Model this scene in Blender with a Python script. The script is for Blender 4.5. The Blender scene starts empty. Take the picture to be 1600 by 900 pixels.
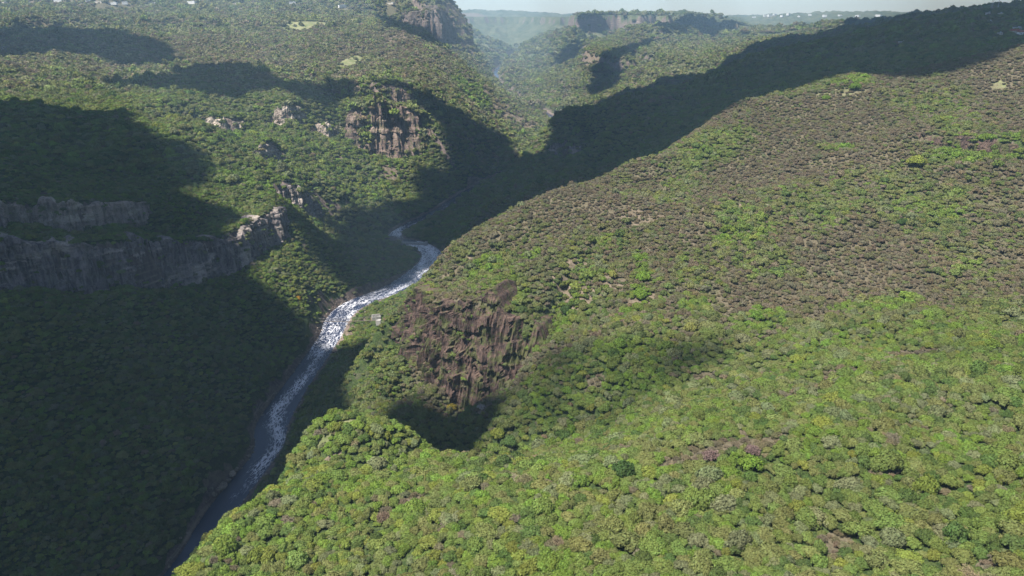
import bpy, math, random
import numpy as np

# ------------------------------------------------------------------ camera, sky, sun, exposure
sc = bpy.context.scene
C = sc.collection
PITCH = math.radians(20.4)
FOC = 1142.0                      # focal length in pixels of a 1600 px wide frame

cam_data = bpy.data.cameras.new('camera')
cam_data.sensor_width = 36.0
cam_data.lens = 36.0 * FOC / 1600.0
cam_data.clip_start = 1.0
cam_data.clip_end = 40000.0
cam = bpy.data.objects.new('camera', cam_data)
C.objects.link(cam)
cam.location = (0, 0, 0)
cam.rotation_euler = (math.radians(90) - PITCH, 0, 0)
sc.camera = cam

SUN_EL = math.radians(62)
SUN_AZ = math.radians(-125)       # measured from +Y towards +X: the sun stands high, behind and to the left
TO_SUN = np.array([math.sin(SUN_AZ) * math.cos(SUN_EL), math.cos(SUN_AZ) * math.cos(SUN_EL), math.sin(SUN_EL)])

world = bpy.data.worlds.new('World')
sc.world = world
world.use_nodes = True
wn = world.node_tree
bg = wn.nodes['Background']
sky = wn.nodes.new('ShaderNodeTexSky')
sky.sky_type = 'NISHITA'
sky.sun_disc = False
sky.sun_elevation = SUN_EL
sky.sun_rotation = SUN_AZ
sky.altitude = 1500.0
sky.air_density = 1.0
sky.dust_density = 1.1
sky.ozone_density = 1.0
wn.links.new(sky.outputs[0], bg.inputs[0])
bg.inputs[1].default_value = 0.062

sun_data = bpy.data.lights.new('sun', 'SUN')
sun_data.energy = 4.8
sun_data.angle = math.radians(0.5)
sun_data.color = (1.0, 0.95, 0.87)
sun = bpy.data.objects.new('sun', sun_data)
C.objects.link(sun)
sun.rotation_euler = (math.radians(90) - SUN_EL, 0, -SUN_AZ + math.radians(180))

vs = sc.view_settings
vs.view_transform = 'Standard'
vs.look = 'None'
vs.gamma = 1.0
vs.exposure = 1.3
vs.use_curve_mapping = False

sc.render.engine = 'CYCLES'
cy = sc.cycles
cy.max_bounces = 5
cy.diffuse_bounces = 2
cy.glossy_bounces = 2
cy.transmission_bounces = 2
cy.volume_bounces = 0
cy.transparent_max_bounces = 4
cy.use_denoising = True
cy.caustics_reflective = False
cy.caustics_refractive = False
sc.render.use_persistent_data = False

rng = np.random.default_rng(7)
random.seed(7)
# ------------------------------------------------------------------ terrain heights
SP, CP = math.sin(PITCH), math.cos(PITCH)

def at(u, v, Y):
    """point seen at (u, v) of a 1600x900 frame, Y metres ahead"""
    xr = (u - 800.0) / FOC
    yr = (450.0 - v) / FOC
    yw = CP + yr * SP
    return np.array([xr / yw * Y, Y, (-SP + yr * CP) / yw * Y])

def to_px(p):
    p = np.asarray(p, float)
    f = p[..., 1] * CP - p[..., 2] * SP
    up = p[..., 1] * SP + p[..., 2] * CP
    return np.stack([800 + FOC * p[..., 0] / f, 450 - FOC * up / f], -1)

def _hash(ix, iy, seed):
    h = (ix.astype(np.int64) * 374761393 + iy.astype(np.int64) * 668265263 + seed * 1442695041) & 0xffffffff
    h = ((h ^ (h >> 13)) * 1274126177) & 0xffffffff
    h = h ^ (h >> 16)
    return (h & 0xffffff).astype(np.float64) / 0xffffff

def vnoise(x, y, seed=0):
    x = np.asarray(x, float); y = np.asarray(y, float)
    ix = np.floor(x); iy = np.floor(y)
    fx = x - ix; fy = y - iy
    fx = fx * fx * fx * (fx * (fx * 6 - 15) + 10)
    fy = fy * fy * fy * (fy * (fy * 6 - 15) + 10)
    a = _hash(ix, iy, seed); b = _hash(ix + 1, iy, seed)
    c = _hash(ix, iy + 1, seed); d = _hash(ix + 1, iy + 1, seed)
    return (a * (1 - fx) + b * fx) * (1 - fy) + (c * (1 - fx) + d * fx) * fy

def fbm(x, y, seed=0, octaves=4):
    s = 0.0; a = 0.5; t = 0.0
    for k in range(octaves):
        s = s + a * vnoise(x * 2 ** k + 17.3 * k, y * 2 ** k - 9.1 * k, seed + k)
        t += a; a *= 0.5
    return s / t * 2 - 1

def ridged(x, y, seed=0, octaves=4):
    s = 0.0; a = 0.5; t = 0.0
    for k in range(octaves):
        n = 1 - np.abs(vnoise(x * 2 ** k + 5.3 * k, y * 2 ** k + 3.7 * k, seed + k) * 2 - 1)
        s = s + a * n * n; t += a; a *= 0.5
    return s / t

def smooth(e0, e1, x):
    t = np.clip((x - e0) / (e1 - e0), 0, 1)
    return t * t * (3 - 2 * t)

# the river: centre line (x, y), width, surface height
RIVER = np.array([
    (-205, 250, 17), (-194, 310, 18), (-188, 352, 19), (-188, 392, 19), (-181, 450, 19), (-181, 470, 21), (-188, 503, 25), (-187, 560, 22),
    (-184, 620, 22), (-182, 670, 22), (-184, 705, 25), (-180, 740, 26), (-165, 770, 26), (-142, 800, 27), (-122, 845, 29),
    (-109, 890, 28), (-107, 930, 26), (-116, 960, 25), (-138, 985, 27), (-164, 1004, 22), (-171, 1036, 17), (-160, 1080, 15), (-140, 1130, 15),
    (-117, 1188, 15), (-97, 1260, 15), (-78, 1320, 16), (-42, 1410, 18), (2, 1500, 18), (58, 1600, 18), (115, 1730, 20), (150, 1900, 20), (150, 2200, 20), (70, 2700, 20), (-40, 3300, 24), (-92, 4380, 34),
    (-20, 5400, 30), (90, 6500, 60)], float)
RZ = -300.0

def densify(pl, n=8):
    out = []
    P = np.vstack([2 * pl[0] - pl[1], pl, 2 * pl[-1] - pl[-2]])
    for i in range(1, len(P) - 2):
        for k in range(n):
            t = k / n
            out.append(0.5 * ((2 * P[i]) + (-P[i - 1] + P[i + 1]) * t + (2 * P[i - 1] - 5 * P[i] + 4 * P[i + 1] - P[i + 2]) * t * t
                              + (-P[i - 1] + 3 * P[i] - 3 * P[i + 1] + P[i + 2]) * t ** 3))
    out.append(P[-2])
    return np.array(out)
RIV = densify(RIVER, 5)

def seg_dist(px, py, pl, band=0.0):
    """distance to a polyline, side (+ left of travel) and parameter along it (0..1)"""
    if band:
        order = np.argsort(py); sy = py[order]
    best = np.full(px.shape, 1e18); side = np.zeros(px.shape); par = np.zeros(px.shape)
    L = np.r_[0, np.cumsum(np.hypot(*(pl[1:, :2] - pl[:-1, :2]).T))]
    for i in range(len(pl) - 1):
        ax, ay = pl[i, :2]; bx, by = pl[i + 1, :2]
        dx, dy = bx - ax, by - ay
        l2 = dx * dx + dy * dy
        if band:
            k = order[np.searchsorted(sy, min(ay, by) - band):np.searchsorted(sy, max(ay, by) + band)]
        else:
            k = slice(None)
        qx, qy = px[k], py[k]
        t = np.clip(((qx - ax) * dx + (qy - ay) * dy) / l2, 0, 1)
        ex = qx - ax - t * dx; ey = qy - ay - t * dy
        d2 = ex * ex + ey * ey
        b0 = best[k]; m = d2 < b0
        best[k] = np.where(m, d2, b0)
        side[k] = np.where(m, np.sign(dx * ey - dy * ex), side[k])
        par[k] = np.where(m, (L[i] + t * (L[i + 1] - L[i])) / L[-1], par[k])
    return np.sqrt(best), side, par

# cliffs: (u, v_top, v_base, Y) along the foot; the uphill side is on the left of travel
CLIFFS = {
    'near':  [(640, 440, 500, 470), (655, 462, 560, 432), (690, 470, 600, 408), (740, 478, 634, 392), (790, 490, 600, 382), (838, 528, 560, 374)],
    'left':  [(-90, 368, 468, 492), (0, 370, 458, 514), (60, 377, 454, 537), (120, 381, 461, 551), (200, 379, 455, 580), (265, 377, 455, 612),
              (330, 378, 442, 656), (380, 364, 418, 705), (420, 343, 398, 755), (455, 320, 358, 805)],
    'ledge': [(-90, 312, 368, 560), (0, 315, 362, 575), (60, 318, 352, 600), (130, 314, 362, 612), (185, 322, 358, 640), (235, 312, 330, 700)],
    'spur':  [(425, 290, 302, 925), (455, 285, 322, 935), (480, 298, 342, 945), (502, 318, 342, 960)],
    'crag':  [(548, 178, 220, 1370), (580, 160, 250, 1350), (620, 168, 248, 1365), (665, 178, 202, 1425)],
    'upper': [(520, 135, 150, 1520), (570, 134, 160, 1500), (610, 132, 165, 1490), (650, 150, 172, 1500)],
    'pale':  [(428, 172, 190, 1270), (450, 164, 200, 1255), (478, 170, 190, 1280)],
    'lowpale': [(490, 196, 205, 1290), (512, 194, 216, 1270), (534, 206, 216, 1290)],
    'dark':  [(380, 245, 262, 1060), (415, 225, 262, 1050), (440, 232, 250, 1080)],
    'west':  [(322, 185, 200, 1180), (352, 186, 208, 1170), (385, 192, 206, 1190)],
    'nose':  [(850, 222, 235, 1420), (872, 220, 245, 1390), (905, 232, 268, 1360), (935, 250, 262, 1370)],
    'butte': [(618, 20, 32, 3300), (660, 16, 62, 3220), (694, 14, 76, 3240), (712, 24, 80, 3500)],
    'step':  [(1425, 205, 214, 560), (1480, 212, 232, 545), (1550, 222, 248, 525), (1640, 232, 262, 500)],
}
CL = {}
for k, pts in CLIFFS.items():
    rows = []
    for (u, vt, vb, Y) in pts:
        b = at(u, vb, Y)
        t = at(u, vt, Y + 4)
        rows.append((b[0], b[1], b[2], t[2] - b[2]))
    CL[k] = np.array(rows)

def cliff_steps(x, y, only=None):
    z = np.zeros(x.shape)
    for k, pl in CL.items():
        hmax = pl[:, 3].max()
        rad = 3.0 * hmax
        lo = pl[:, :2].min(0) - rad; hi = pl[:, :2].max(0) + rad
        m = (x > lo[0]) & (x < hi[0]) & (y > lo[1]) & (y < hi[1])
        if not m.any():
            continue
        d, s, t = seg_dist(x[m], y[m], pl)
        L = np.r_[0, np.cumsum(np.hypot(*(pl[1:, :2] - pl[:-1, :2]).T))]; L /= L[-1]
        H = np.interp(t, L, pl[:, 3])
        fade = smooth(0, .06, t) * smooth(0, .06, 1 - t)
        sd = d * s - .08 * hmax
        w = .10 * hmax + .6
        st = smooth(-w, w, sd) - .5
        z[m] += H * fade * st * np.exp(-(sd / (1.3 * hmax)) ** 2)
    return z

UV = [  # (u, v, Y) seen on the ground
    # near slope under the camera
    (1600, 900, 140), (1400, 900, 148), (1200, 900, 156), (1000, 900, 166), (800, 900, 176), (600, 900, 186), (430, 900, 193), (320, 880, 200),
    (1600, 780, 172), (1350, 780, 182), (1100, 780, 194), (850, 780, 210), (650, 780, 224), (480, 780, 232), (400, 800, 226),
    (1600, 650, 220), (1350, 650, 232), (1150, 650, 250), (980, 690, 246), (800, 720, 262), (640, 720, 266), (490, 720, 268),
    (1600, 560, 275), (1400, 590, 268), (550, 660, 290), (490, 678, 288), (640, 675, 285), (700, 712, 268), (730, 712, 265),
    # gully at the foot of the near hill
    (1600, 512, 315), (1400, 522, 318), (1250, 540, 320), (1100, 565, 322), (950, 600, 315), (860, 630, 318), (780, 660, 330), (770, 690, 318), (730, 640, 372),
    # near hill
    (1600, 420, 385), (1450, 420, 395), (1300, 420, 402), (1150, 430, 408), (1000, 440, 412), (900, 460, 412), (930, 540, 350), (860, 570, 345),
    (1600, 300, 470), (1450, 300, 490), (1300, 300, 505), (1150, 310, 515), (1000, 330, 515), (880, 360, 500), (780, 400, 480), (720, 400, 500),
    (1600, 270, 495), (1500, 200, 575), (1600, 200, 560), (1350, 220, 590), (1200, 230, 610), (1100, 260, 600), (1000, 285, 590),
    (1600, 140, 640), (1450, 150, 665), (1300, 160, 680), (1200, 175, 690),
    (690, 402, 520), (740, 365, 545), (800, 332, 560), (900, 290, 585), (1000, 262, 605), (1080, 212, 680), (1150, 162, 725), (1300, 122, 755), (1400, 116, 750), (1500, 98, 740), (1600, 75, 730),
    # right bank below the cliff
    (600, 560, 520), (560, 620, 440), (640, 560, 455), (640, 640, 400), (690, 660, 355), (560, 560, 540), (620, 510, 560), (590, 640, 385),
    # dark ridge
    (855, 192, 1500), (870, 205, 1440), (930, 168, 1540), (1000, 150, 1560), (1060, 146, 1560), (1100, 126, 1570), (1180, 88, 1600), (1270, 70, 1620), (1380, 45, 1600), (1480, 31, 1560), (1600, 27, 1500),
    (950, 210, 1330), (1050, 190, 1330), (1150, 140, 1400), (1300, 90, 1400), (1450, 60, 1350), (1600, 45, 1300),
    (1000, 235, 1150), (1100, 190, 1180), (1250, 125, 1150), (1400, 98, 1120), (1560, 72, 1080),
    (900, 275, 1220), (830, 300, 1180), (780, 320, 1130), (740, 345, 1080), (700, 372, 1010), (790, 275, 1300), (820, 245, 1400), (760, 300, 1240),
    (870, 295, 1100), (960, 262, 1000),
    # left wall below the cliff
    (0, 900, 300), (100, 800, 345), (200, 870, 335), (0, 760, 345), (100, 700, 395), (200, 700, 410), (300, 700, 425), (0, 600, 420), (150, 580, 465), (300, 580, 510), (380, 560, 560),
    (0, 500, 480), (200, 500, 535), (320, 500, 585), (420, 480, 655), (460, 440, 715), (480, 480, 690), (440, 560, 600), (520, 420, 790), (580, 440, 800), (600, 410, 870), (560, 380, 900), (500, 370, 890),
    # bench and slopes above
    (300, 370, 700), (200, 375, 645), (80, 372, 600), (400, 330, 800), (300, 310, 770), (370, 280, 880), (430, 310, 850), (150, 300, 700), (0, 300, 620), (250, 300, 765),
    (300, 250, 900), (150, 240, 840), (0, 240, 790), (330, 230, 960), (200, 200, 980), (60, 190, 960), (0, 165, 1050), (150, 165, 1180), (280, 170, 1180), (350, 220, 1040),
    (0, 110, 1480), (150, 105, 1620), (280, 120, 1560), (400, 110, 1680), (0, 60, 2150), (150, 50, 2350), (300, 60, 2200), (0, 20, 2900), (150, 12, 3050), (300, 8, 3150), (450, 8, 3250), (560, 6, 3350),
    (330, 30, 2750), (470, 36, 2550), (560, 40, 2600), (450, 60, 2250), (620, 45, 2580), (650, 52, 2550), (690, 76, 2480), (380, 75, 2050),
    # middle left spur
    (470, 285, 985), (520, 300, 1040), (560, 320, 1080), (430, 262, 1030), (500, 250, 1150), (560, 280, 1170), (520, 340, 1020), (600, 330, 1100), (640, 325, 1150), (600, 280, 1220), (650, 260, 1300), (700, 270, 1350), (740, 250, 1450),
    (470, 225, 1180), (520, 230, 1230), (400, 150, 1350), (450, 150, 1340), (500, 170, 1360), (480, 130, 1500), (560, 120, 1620), (640, 130, 1600), (700, 180, 1560), (760, 215, 1600), (800, 230, 1680), (830, 218, 1800),
    (600, 105, 1780), (545, 98, 1850), (680, 120, 1800), (720, 150, 1800), (650, 85, 2100), (730, 108, 2250), (760, 130, 2150), (800, 165, 2100), (780, 190, 1950), (840, 195, 2200), (820, 185, 2250),
    # far valley and hills
    (600, 1, 3400), (655, 6, 3400), (690, 12, 3420), (640, 46, 3050), (690, 80, 3000), (720, 100, 3000), (740, 118, 3000), (735, 55, 5600), (760, 92, 4600), (745, 30, 8200), (800, 28, 8800), (860, 26, 9200), (700, 24, 8000),
    (780, 135, 3400), (800, 100, 4400), (815, 78, 6000), (840, 55, 7000), (860, 40, 8000),
    (800, 150, 2900), (850, 150, 2800), (870, 178, 2380), (930, 150, 2550), (960, 145, 2480), (1000, 130, 2650), (1060, 130, 2350), (900, 110, 3250), (850, 120, 3200), (960, 85, 4000), (940, 105, 3350), (1000, 95, 3400), (1100, 100, 2700),
    (930, 60, 5600), (1000, 62, 5200), (1080, 68, 4500), (1180, 60, 4400), (1250, 62, 4000), (950, 24, 7200), (1000, 21, 7200), (1050, 21, 7000), (1085, 22, 6300), (1110, 32, 6200), (1060, 32, 6200), (1150, 37, 6300), (1060, 42, 5900), (870, 34, 7800), (905, 27, 7400),
    (1200, 45, 6800), (1160, 30, 8600), (1250, 25, 9200), (1400, 24, 9300), (1320, 40, 7000),
]
XYZ = [  # hidden ground behind the crests, ground outside the frame, ground under the camera
    (0, 20, -95), (-40, 60, -112), (60, 60, -100), (-90, 110, -150), (-120, 160, -200), (-160, 210, -265), (120, 80, -95), (0, 110, -125), (180, 120, -95), (300, 200, -90), (-80, 20, -130), (-150, 60, -230), (-215, 120, -290), (-300, 150, -250), (-260, 220, -275), (-380, 260, -190), (-420, 360, -160),
    (-125, 315, -272), (-125, 335, -268), (-28, 285, -198), (-26, 305, -220), (-50, 298, -208), (-50, 316, -226), (-76, 314, -218), (-78, 328, -240), (-92, 304, -212), (-102, 320, -252), (0, 284, -188), (2, 303, -203), (-114, 268, -222), (-135, 265, -268), (-120, 240, -212), (-148, 240, -268), (-124, 215, -205), (-155, 215, -268), (-100, 345, -252), (-60, 345, -218), (35, 295, -180),
    (-60, 610, -215), (-20, 660, -210), (60, 700, -205), (140, 780, -190), (220, 850, -170), (320, 880, -130), (430, 900, -100), (520, 820, -60), (-80, 560, -215), (-110, 520, -262), (-95, 640, -265), (-75, 760, -268), (-50, 860, -262), (-40, 960, -245), (60, 900, -215), (100, 1000, -200),
    (120, 1700, -260), (264, 1850, -240), (400, 1900, -220), (640, 2000, -150), (850, 2000, -60), (1000, 2100, -30), (300, 2200, -250), (600, 2600, -190), (900, 3000, -120), (1300, 2600, -20),
    (150, 2050, -285), (120, 2400, -285),
    (1000, 1500, -6), (1200, 1300, -4), (1150, 1750, -4), (900, 1000, -30), (700, 800, -25), (560, 600, -20), (420, 420, -80), (600, 300, -60), (1500, 2000, 20), (2500, 3000, 20), (4000, 5000, 10), (3000, 8000, 20), (5500, 9000, 20),
    (-1500, 3600, 76), (-2600, 3400, 80), (-800, 3900, 70), (-350, 4200, 60), (-1500, 5000, 85), (-3500, 5500, 90), (-600, 5500, 60), (-1200, 8500, 70), (-4500, 9500, 80),
    (-300, 3800, 50), (-290, 3900, -190), (-360, 4800, -130), (-480, 6000, -30), (-1400, 1500, -90), (-1900, 1900, -50), (-900, 800, -140), (-700, 500, -150), (-1500, 900, -90), (-2600, 2300, 0), (-600, 300, -110), (-250, 3350, -120), (-120, 3100, -230),
    (420, 60, -85), (900, 320, -40), (2000, 700, 0), (5000, 2200, 20), (700, 550, -40), (-600, 100, -140), (-1200, 400, -110), (-2500, 1000, -30), (-5000, 2600, 60), (-300, 60, -280), (300, 30, -90), (-900, 450, -130),
    (0, 11500, 0), (2000, 11500, 10), (-2500, 11500, 60), (900, 9500, -5), (500, 8600, -110), (1000, 9000, -60), (2200, 4200, -10),
]

def river_profile():
    out = []
    for (x, y, w) in RIVER:
        out.append((x, y, RZ))
    return out

def _q(x, y):
    return np.arctan2(x, y), 0.5 * np.log(x * x + y * y)

pts = [tuple(at(*p)) for p in UV] + XYZ + river_profile()
for k, pl in CL.items():          # foot and brow of each cliff
    for i in range(len(pl)):
        a = pl[max(i - 1, 0), :2]; b = pl[min(i + 1, len(pl) - 1), :2]
        n = np.array([-(b - a)[1], (b - a)[0]]); n /= np.hypot(*n)
        hm = pl[:, 3].max()
        f = pl[i, :2] - n * (.25 * hm + 1.5); g = pl[i, :2] + n * (.4 * hm + 2)
        pts.append((f[0], f[1], pl[i, 2])); pts.append((g[0], g[1], pl[i, 2] + pl[i, 3]))
pts = np.array(pts)
_res = pts[:, 2] - cliff_steps(pts[:, 0], pts[:, 1])
_a, _l = _q(pts[:, 0], pts[:, 1])

def _U(r2):
    return np.where(r2 > 1e-12, r2 * np.log(r2 + 1e-12), 0.0)
_n = len(pts)
_K = _U((_a[:, None] - _a[None]) ** 2 + (_l[:, None] - _l[None]) ** 2) + np.eye(_n) * 2e-5
_P = np.c_[np.ones(_n), _a, _l]
_M = np.block([[_K, _P], [_P.T, np.zeros((3, 3))]])
_w = np.linalg.solve(_M, np.r_[_res, 0, 0, 0])

def tps(x, y):
    a, l = _q(x, y)
    out = np.empty(x.shape)
    af, lf, of = a.ravel(), l.ravel(), out.reshape(-1)
    for s in range(0, af.size, 20000):
        aa = af[s:s + 20000, None]; ll = lf[s:s + 20000, None]
        of[s:s + 20000] = _U((aa - _a) ** 2 + (ll - _l) ** 2) @ _w[:_n] + _w[_n] + aa[:, 0] * _w[_n + 1] + ll[:, 0] * _w[_n + 2]
    return out

# the sheet: rows at growing distance, columns at equal bearings
_rows = [6.0]
while _rows[-1] < 10400:
    r = _rows[-1]
    st = .03 if r < 90 else (.009 if r < 140 else (.0034 if r < 1700 else .0058))
    _rows.append(r * (1 + st))
ROWS = np.array(_rows)
AZ = np.radians(np.linspace(-66, 66, 1240))
GA, GR = np.meshgrid(AZ, ROWS)
GX, GY = GR * np.sin(GA), GR * np.cos(GA)
# the smooth part is evaluated on a coarser sheet and interpolated
def coarse_tps():
    l = np.log(ROWS)
    lc = np.linspace(l[0], l[-1], 420); ac = np.linspace(AZ[0], AZ[-1], 420)
    A, Lc = np.meshgrid(ac, lc)
    Z = tps(np.exp(Lc) * np.sin(A), np.exp(Lc) * np.cos(A))
    fi = np.clip((l - lc[0]) / (lc[1] - lc[0]), 0, len(lc) - 1.001); i0 = fi.astype(int); fi = (fi - i0)[:, None]
    Z = Z[i0] * (1 - fi) + Z[i0 + 1] * fi
    fj = np.clip((AZ - ac[0]) / (ac[1] - ac[0]), 0, len(ac) - 1.001); j0 = fj.astype(int); fj = (fj - j0)[None]
    return Z[:, j0] * (1 - fj) + Z[:, j0 + 1] * fj
GZ = coarse_tps()
# erosion: gullies and spurs, fading out along the river
RD, RS, RT = np.full(GX.shape, 1e9), np.zeros(GX.shape), np.zeros(GX.shape)
_m = (np.abs(GX) < 420) & (GY > 150) & (GY < 7000)
RD[_m], RS[_m], RT[_m] = seg_dist(GX[_m], GY[_m], RIV, 130.0)
RD = np.minimum(RD, 1e4)
_wd = np.interp(RT, np.linspace(0, 1, len(RIV)), RIV[:, 2]) * .5
_L = np.r_[0, np.cumsum(np.hypot(*(RIV[1:, :2] - RIV[:-1, :2]).T))]
_wd = np.interp(RT, _L / _L[-1], RIV[:, 2]) * .5
far = smooth(500, 3000, GR)
amp = (5 + 22 * far + 30 * smooth(2600, 5000, GR)) * smooth(0, 90, RD - _wd)
GZ += amp * (ridged(GX / (95 + 260 * far), GY / (95 + 260 * far), 3, 4) - .42) * 1.2 * smooth(150, 330, GR)
GZ += (1.6 + 3.0 * far) * fbm(GX / 22, GY / 22, 9, 3) * smooth(0, 25, RD - _wd)
# folds on the slope below the camera
GZ += 4.5 * fbm(GX / 52 + 3, GY / 52, 15, 3) * smooth(110, 170, GR) * smooth(520, 300, GR) * smooth(0, 60, RD - _wd)
# far walls: beds that stand out as benches and steps
_bed = 46.0
_q0 = (GZ + 10 * fbm(GX / 700, GY / 700, 71, 3)) / _bed
_fr = _q0 - np.floor(_q0)
_tz = (np.floor(_q0) + smooth(.30, .72, _fr)) * _bed
_k = smooth(1900, 2900, GR) * smooth(-40, 25, -np.abs(GX - 300) + 2600) * np.clip(.55 + .9 * fbm(GX / 500, GY / 500, 72, 3), 0, .95) * smooth(0, 120, RD - _wd) * smooth(8, -30, GZ)
GZ = GZ * (1 - _k) + (_tz - 10 * fbm(GX / 700, GY / 700, 71, 3)) * _k
def poly_sd(X, Y, P):
    """signed distance to a closed outline, positive inside"""
    Q = np.vstack([P, P[:1]])
    d, _, _ = seg_dist(X, Y, Q)
    ins = np.zeros(X.shape, bool)
    for i in range(len(P)):
        x1, y1 = Q[i]; x2, y2 = Q[i + 1]
        c = (y1 > Y) != (y2 > Y)
        ins ^= c & (X < (x2 - x1) * (Y - y1) / (y2 - y1 + 1e-12) + x1)
    return np.where(ins, d, -d)
# table hills beyond the valley: flat top, cliff, talus
MESAS = [  # outline, top height, tilt towards the viewer, cliff height, talus slope, seed
    ([(455, 5350), (560, 5150), (720, 5260), (860, 5200), (1010, 5420), (1110, 5380), (1280, 6500), (700, 6900), (480, 6400)], 6, 0.0, 95, .30, 81),
    ([(318, 3520), (345, 3180), (420, 2930), (470, 2960), (520, 3330), (575, 3000), (655, 2680), (800, 2480), (1000, 2560), (1290, 2800), (1600, 3700), (1350, 4700), (480, 4500)], -128, .022, 42, .50, 82),
    ([(-760, 6900), (-420, 7150), (-60, 7600), (180, 7500), (420, 7000), (620, 7300), (900, 9300), (-900, 9600)], -8, 0.0, 60, .34, 83),
    ([(640, 4150), (760, 4020), (900, 4120), (1010, 4350), (900, 4700), (680, 4600)], -62, 0.0, 30, .40, 84),
]
def add_mesas(Z):
    for (P, top, tilt, ch, tal, sd_) in MESAS:
        P = np.array(P, float)
        m = (GR > 2000) & (GX > P[:, 0].min() - 900) & (GX < P[:, 0].max() + 900) & (GY > P[:, 1].min() - 900) & (GY < P[:, 1].max() + 900)
        x, y = GX[m], GY[m]
        d = poly_sd(x, y, P) + 55 * fbm(x / 170, y / 170, sd_, 4) + 60 * (ridged(x / 260, y / 260, sd_ + 3, 3) - .5)
        t = top - tilt * (P[:, 1].max() - y) * .6 + 7 * fbm(x / 200, y / 200, sd_ + 1, 3)
        prof = t - ch * smooth(12, -22, d) - tal * np.clip(-d - 15, 0, None) + 6 * fbm(x / 60, y / 60, sd_ + 2, 3) * (d < -10)
        Z[m] = np.maximum(Z[m], prof)
    return Z
_riv_keep = smooth(0, 90, RD - _wd)
GZ = GZ * (1 - _riv_keep) + add_mesas(GZ.copy()) * _riv_keep
GZ += cliff_steps(GX, GY)
# river bed and banks
bank = RD - _wd
bed = RZ - 1.6 + np.clip(bank, -2, 400) * .8 + 1.2 * fbm(GX / 9, GY / 9, 21, 2)
GZ = np.where(bank < 0, RZ - 2.0, np.where(bank < 100, np.clip(GZ, RZ + .4, np.maximum(bed, RZ + .4) + np.clip(bank, 0, 400) * .9), np.maximum(GZ, RZ + .8)))

def height(x, y):
    """ground height by bilinear lookup in the sheet"""
    a = np.arctan2(x, y); r = np.hypot(x, y)
    fj = np.clip((a - AZ[0]) / (AZ[1] - AZ[0]), 0, len(AZ) - 1.001); j = fj.astype(int); fj = fj - j
    i = np.clip(np.searchsorted(ROWS, r) - 1, 0, len(ROWS) - 2)
    fi = np.clip((r - ROWS[i]) / (ROWS[i + 1] - ROWS[i]), 0, 1)
    return ((GZ[i, j] * (1 - fj) + GZ[i, j + 1] * fj) * (1 - fi) + (GZ[i + 1, j] * (1 - fj) + GZ[i + 1, j + 1] * fj) * fi)
# ------------------------------------------------------------------ helpers
def tag(o, label=None, cat=None, group=None, kind=None):
    if label: o['label'] = label
    if cat: o['category'] = cat
    if group: o['group'] = group
    if kind: o['kind'] = kind
    return o

def mesh_from(name, verts, faces, mat=None, smooth_shade=False):
    """verts (n,3); faces: (m,k) array or list of lists"""
    me = bpy.data.meshes.new(name)
    verts = np.asarray(verts, np.float32)
    if isinstance(faces, np.ndarray):
        m, k = faces.shape
        me.vertices.add(len(verts)); me.vertices.foreach_set('co', verts.ravel())
        me.loops.add(m * k); me.loops.foreach_set('vertex_index', faces.astype(np.int32).ravel())
        me.polygons.add(m); me.polygons.foreach_set('loop_start', np.arange(0, m * k, k, dtype=np.int32))
        me.polygons.foreach_set('loop_total', np.full(m, k, np.int32))
        me.update(calc_edges=True)
    else:
        me.from_pydata([tuple(map(float, v)) for v in verts], [], faces)
    me.validate()
    if mat: me.materials.append(mat)
    if smooth_shade: me.polygons.foreach_set('use_smooth', np.ones(len(me.polygons), bool))
    return me

def link(name, me, parent=None, loc=(0, 0, 0)):
    o = bpy.data.objects.new(name, me)
    C.objects.link(o)
    o.location = loc
    if parent: o.parent = parent
    return o

def empty(name, loc, rz=0.0):
    o = bpy.data.objects.new(name, None)
    C.objects.link(o); o.location = loc; o.rotation_euler = (0, 0, rz); o.empty_display_size = 1
    return o

def new_mat(name):
    m = bpy.data.materials.new(name); m.use_nodes = True
    nt = m.node_tree; nt.nodes.clear()
    return m, nt, nt.nodes, nt.links

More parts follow.
